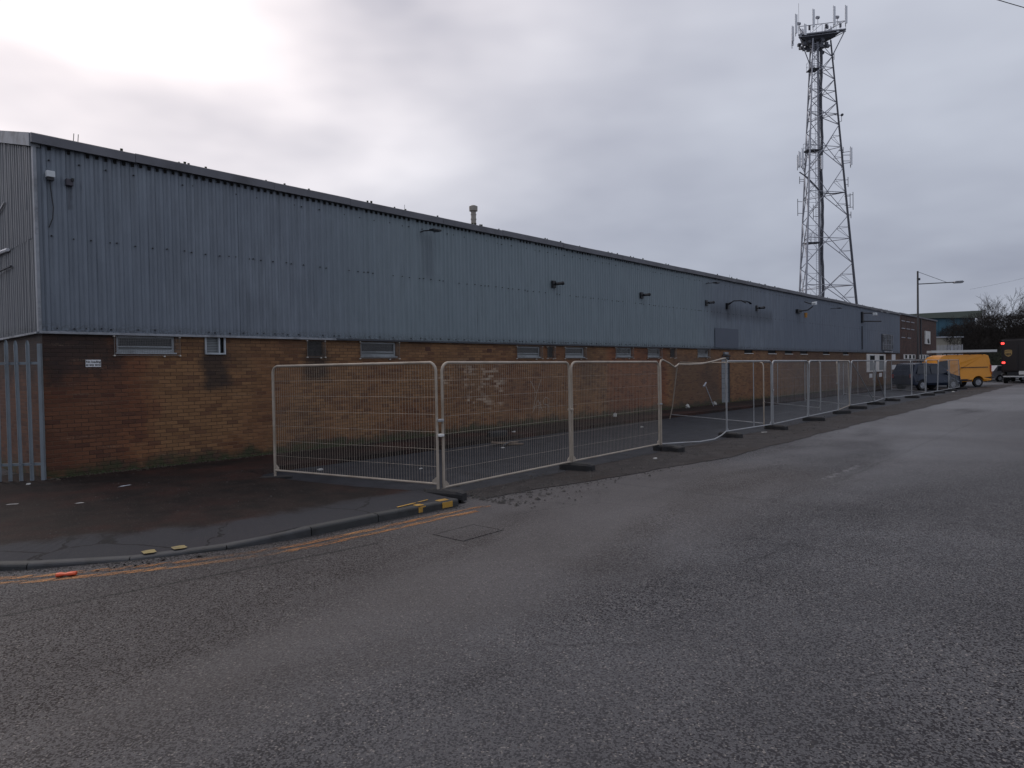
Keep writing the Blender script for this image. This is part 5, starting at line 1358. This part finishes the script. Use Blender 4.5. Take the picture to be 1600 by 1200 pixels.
PP = empty('pale_palisade', (43.6,70.5,0), radians(4), 'pale steel palisade fence in front of the cream building', 'fence')
ppm = MB().prism([(-.035,.1),(.035,.1),(.035,3.55),(0,3.7),(-.035,3.55)], -.012, .012).mesh('pale', M['paint_light'])
for k in range(26): inst('pale', ppm, PP, (k*.155, 0, 0))
for zq in (.5, 3.0): MB().box(-.1,3.95,.015,.05,zq,zq+.06).build('rail', M['paint_light'], PP)
for k in range(2): MB().box(k*2.75-.04,k*2.75+.04,.055,.13,0,3.5).build('post', M['paint_light'], PP)

# bare winter trees
def tree(x, y, h, seed, label, spread=.5, levels=5, trunk=.16, lean=0, droop=.0, tw=1.0):
    rg = random.Random(seed); t = empty('bare_tree', (x, y, 0), 0, label, 'tree', 'bare winter trees beyond the road')
    tr = MB(); cr = MB(); 
    def branch(p, d, l, r_, lev):
        n = 3; pts = [p]; rs = [r_]; q = p; dd = d
        for k in range(n):
            dd = (dd+Vector((rg.uniform(-.22,.22), rg.uniform(-.22,.22), rg.uniform(-.06,.14)))).normalized()
            q = q+dd*l/n; pts.append(q); rs.append(r_*(1-.4*(k+1)/n))
        (tr if lev == 0 else cr).tube(pts, rs, 6 if lev < 2 else (4 if lev < 3 else 3), False)
        if lev >= levels: return
        nb_ = rg.randint(3, 4) if lev < levels-1 else rg.randint(3, 5)
        for k in range(nb_):
            f_ = rg.uniform(.35, 1.0) if k else 1.0; i0 = min(n-1, int(f_*n)); bp_ = pts[i0].lerp(pts[i0+1], f_*n-i0) if f_ < 1 else pts[-1]
            a = rg.uniform(0, 2*pi); sp_ = rg.uniform(.35, .95)*spread*2
            o1 = dd.orthogonal().normalized(); o2 = dd.cross(o1)
            nd = (dd+(o1*cos(a)+o2*sin(a))*sp_ + Vector((0,0,.10))).normalized()
            branch(bp_, nd, l*rg.uniform(.55,.78), max(rs[-1]*rg.uniform(.55,.8), .008*tw), lev+1)
    branch(Vector((0,0,0)), Vector((lean,0,1)).normalized(), h*.30, trunk, 0)
    tr.build('trunk', M['bark'], t, True, fixn=False); cr.build('crown', M['twig'], t, fixn=False); return t
tree(68.5,120,17.5,31,'lone bare tree top showing above the far warehouse roof',.38,5,.2)
tree(64.5,88,13,32,'bare tree with upright twigs at the left end of the thicket',.45,5,.16,tw=1.5)
tree(68.2,90,14.5,33,'bare tree rising above the middle of the thicket',.5,5,.18,tw=1.5)
tree(71.5,88,15.5,34,'wide bare tree behind the truck, with open branches against the sky',.6,5,.2,tw=1.8)
tree(60.8,86,9.0,35,'small bare tree in front of the teal shed',.5,5,.12,tw=1.5)
tree(75.0,92,16.0,36,'bare tree at the right edge of the photo behind the truck',.6,5,.2,tw=1.8)
tree(65.8,84,12.0,37,'bare tree standing in the dark undergrowth',.55,5,.14,tw=1.5)
tree(63.0,92,13.5,38,'slender bare tree just right of the teal shed',.42,5,.15,tw=1.6)
tree(70.0,94,16.0,39,'tall bare tree behind the middle of the thicket, fine twigs spread wide',.5,5,.2,tw=1.8)
tree(73.5,86,14.5,40,'bare tree rising directly above the delivery truck',.55,5,.2,tw=1.8)
# dense undergrowth: lumpy banks covered in twigs
def thicket(x0, x1, y, d, hfun, n, seed, name, label, mat, core):
    rg = random.Random(seed); mb = MB(); nx, ny = 40, 8
    cm = MB()
    for i in range(nx+1):
        for j in range(ny+1):
            x = x0+(x1-x0)*i/nx; t_ = j/ny; h = hfun((x-x0)/(x1-x0))*.74*sin(pi*min(1,max(.0,t_)))**.35*(1+rg.uniform(-.16,.16)) if 0 < j < ny else 0
            cm.v.append((x+rg.uniform(-.3,.3), y+d*t_+rg.uniform(-.3,.3), h))
    for i in range(nx):
        for j in range(ny):
            a = i*(ny+1)+j; cm.f.append((a, a+ny+1, a+ny+2, a+1))
    base_ = len(mb.v)
    mb.v = list(cm.v); mb.f = list(cm.f)
    for k in range(n):
        s = rg.random(); x = x0+(x1-x0)*s; hh = hfun(s); z_ = hh*rg.random()**.75; yy = y+d*rg.random()*.6-.4
        l_ = rg.uniform(.3,1.1); dx, dy, dz = rg.gauss(0,.5), rg.gauss(0,.4), rg.uniform(.1,1); q = Vector((dx,dy,dz)).normalized()*l_
        p = Vector((x,yy,z_)); w_ = Vector((q.z,0,-q.x)).normalized()*rg.uniform(.012,.035)
        mb.poly([p-w_, p+w_, p+q])
    o = mb.build(name, mat, fixn=False); return tag(o, label, 'undergrowth', kind='stuff')
def hA(s): return 5.0+4.4*min(1,s*3.0)+.5*sin(s*19)+.35*sin(s*43)
thicket(54.5,92,84.5,5,hA,46000,41,'undergrowth','dense dark thicket of bare bushes behind the van and truck',M['hedge'],M['hedge'])
def hB(s): return 2.3+.4*sin(s*13)+.3*sin(s*31)
thicket(51.5,88,73,2.5,hB,9000,42,'hedge','low dark hedge at the far side of the road',M['evergreen'],M['hedge'])
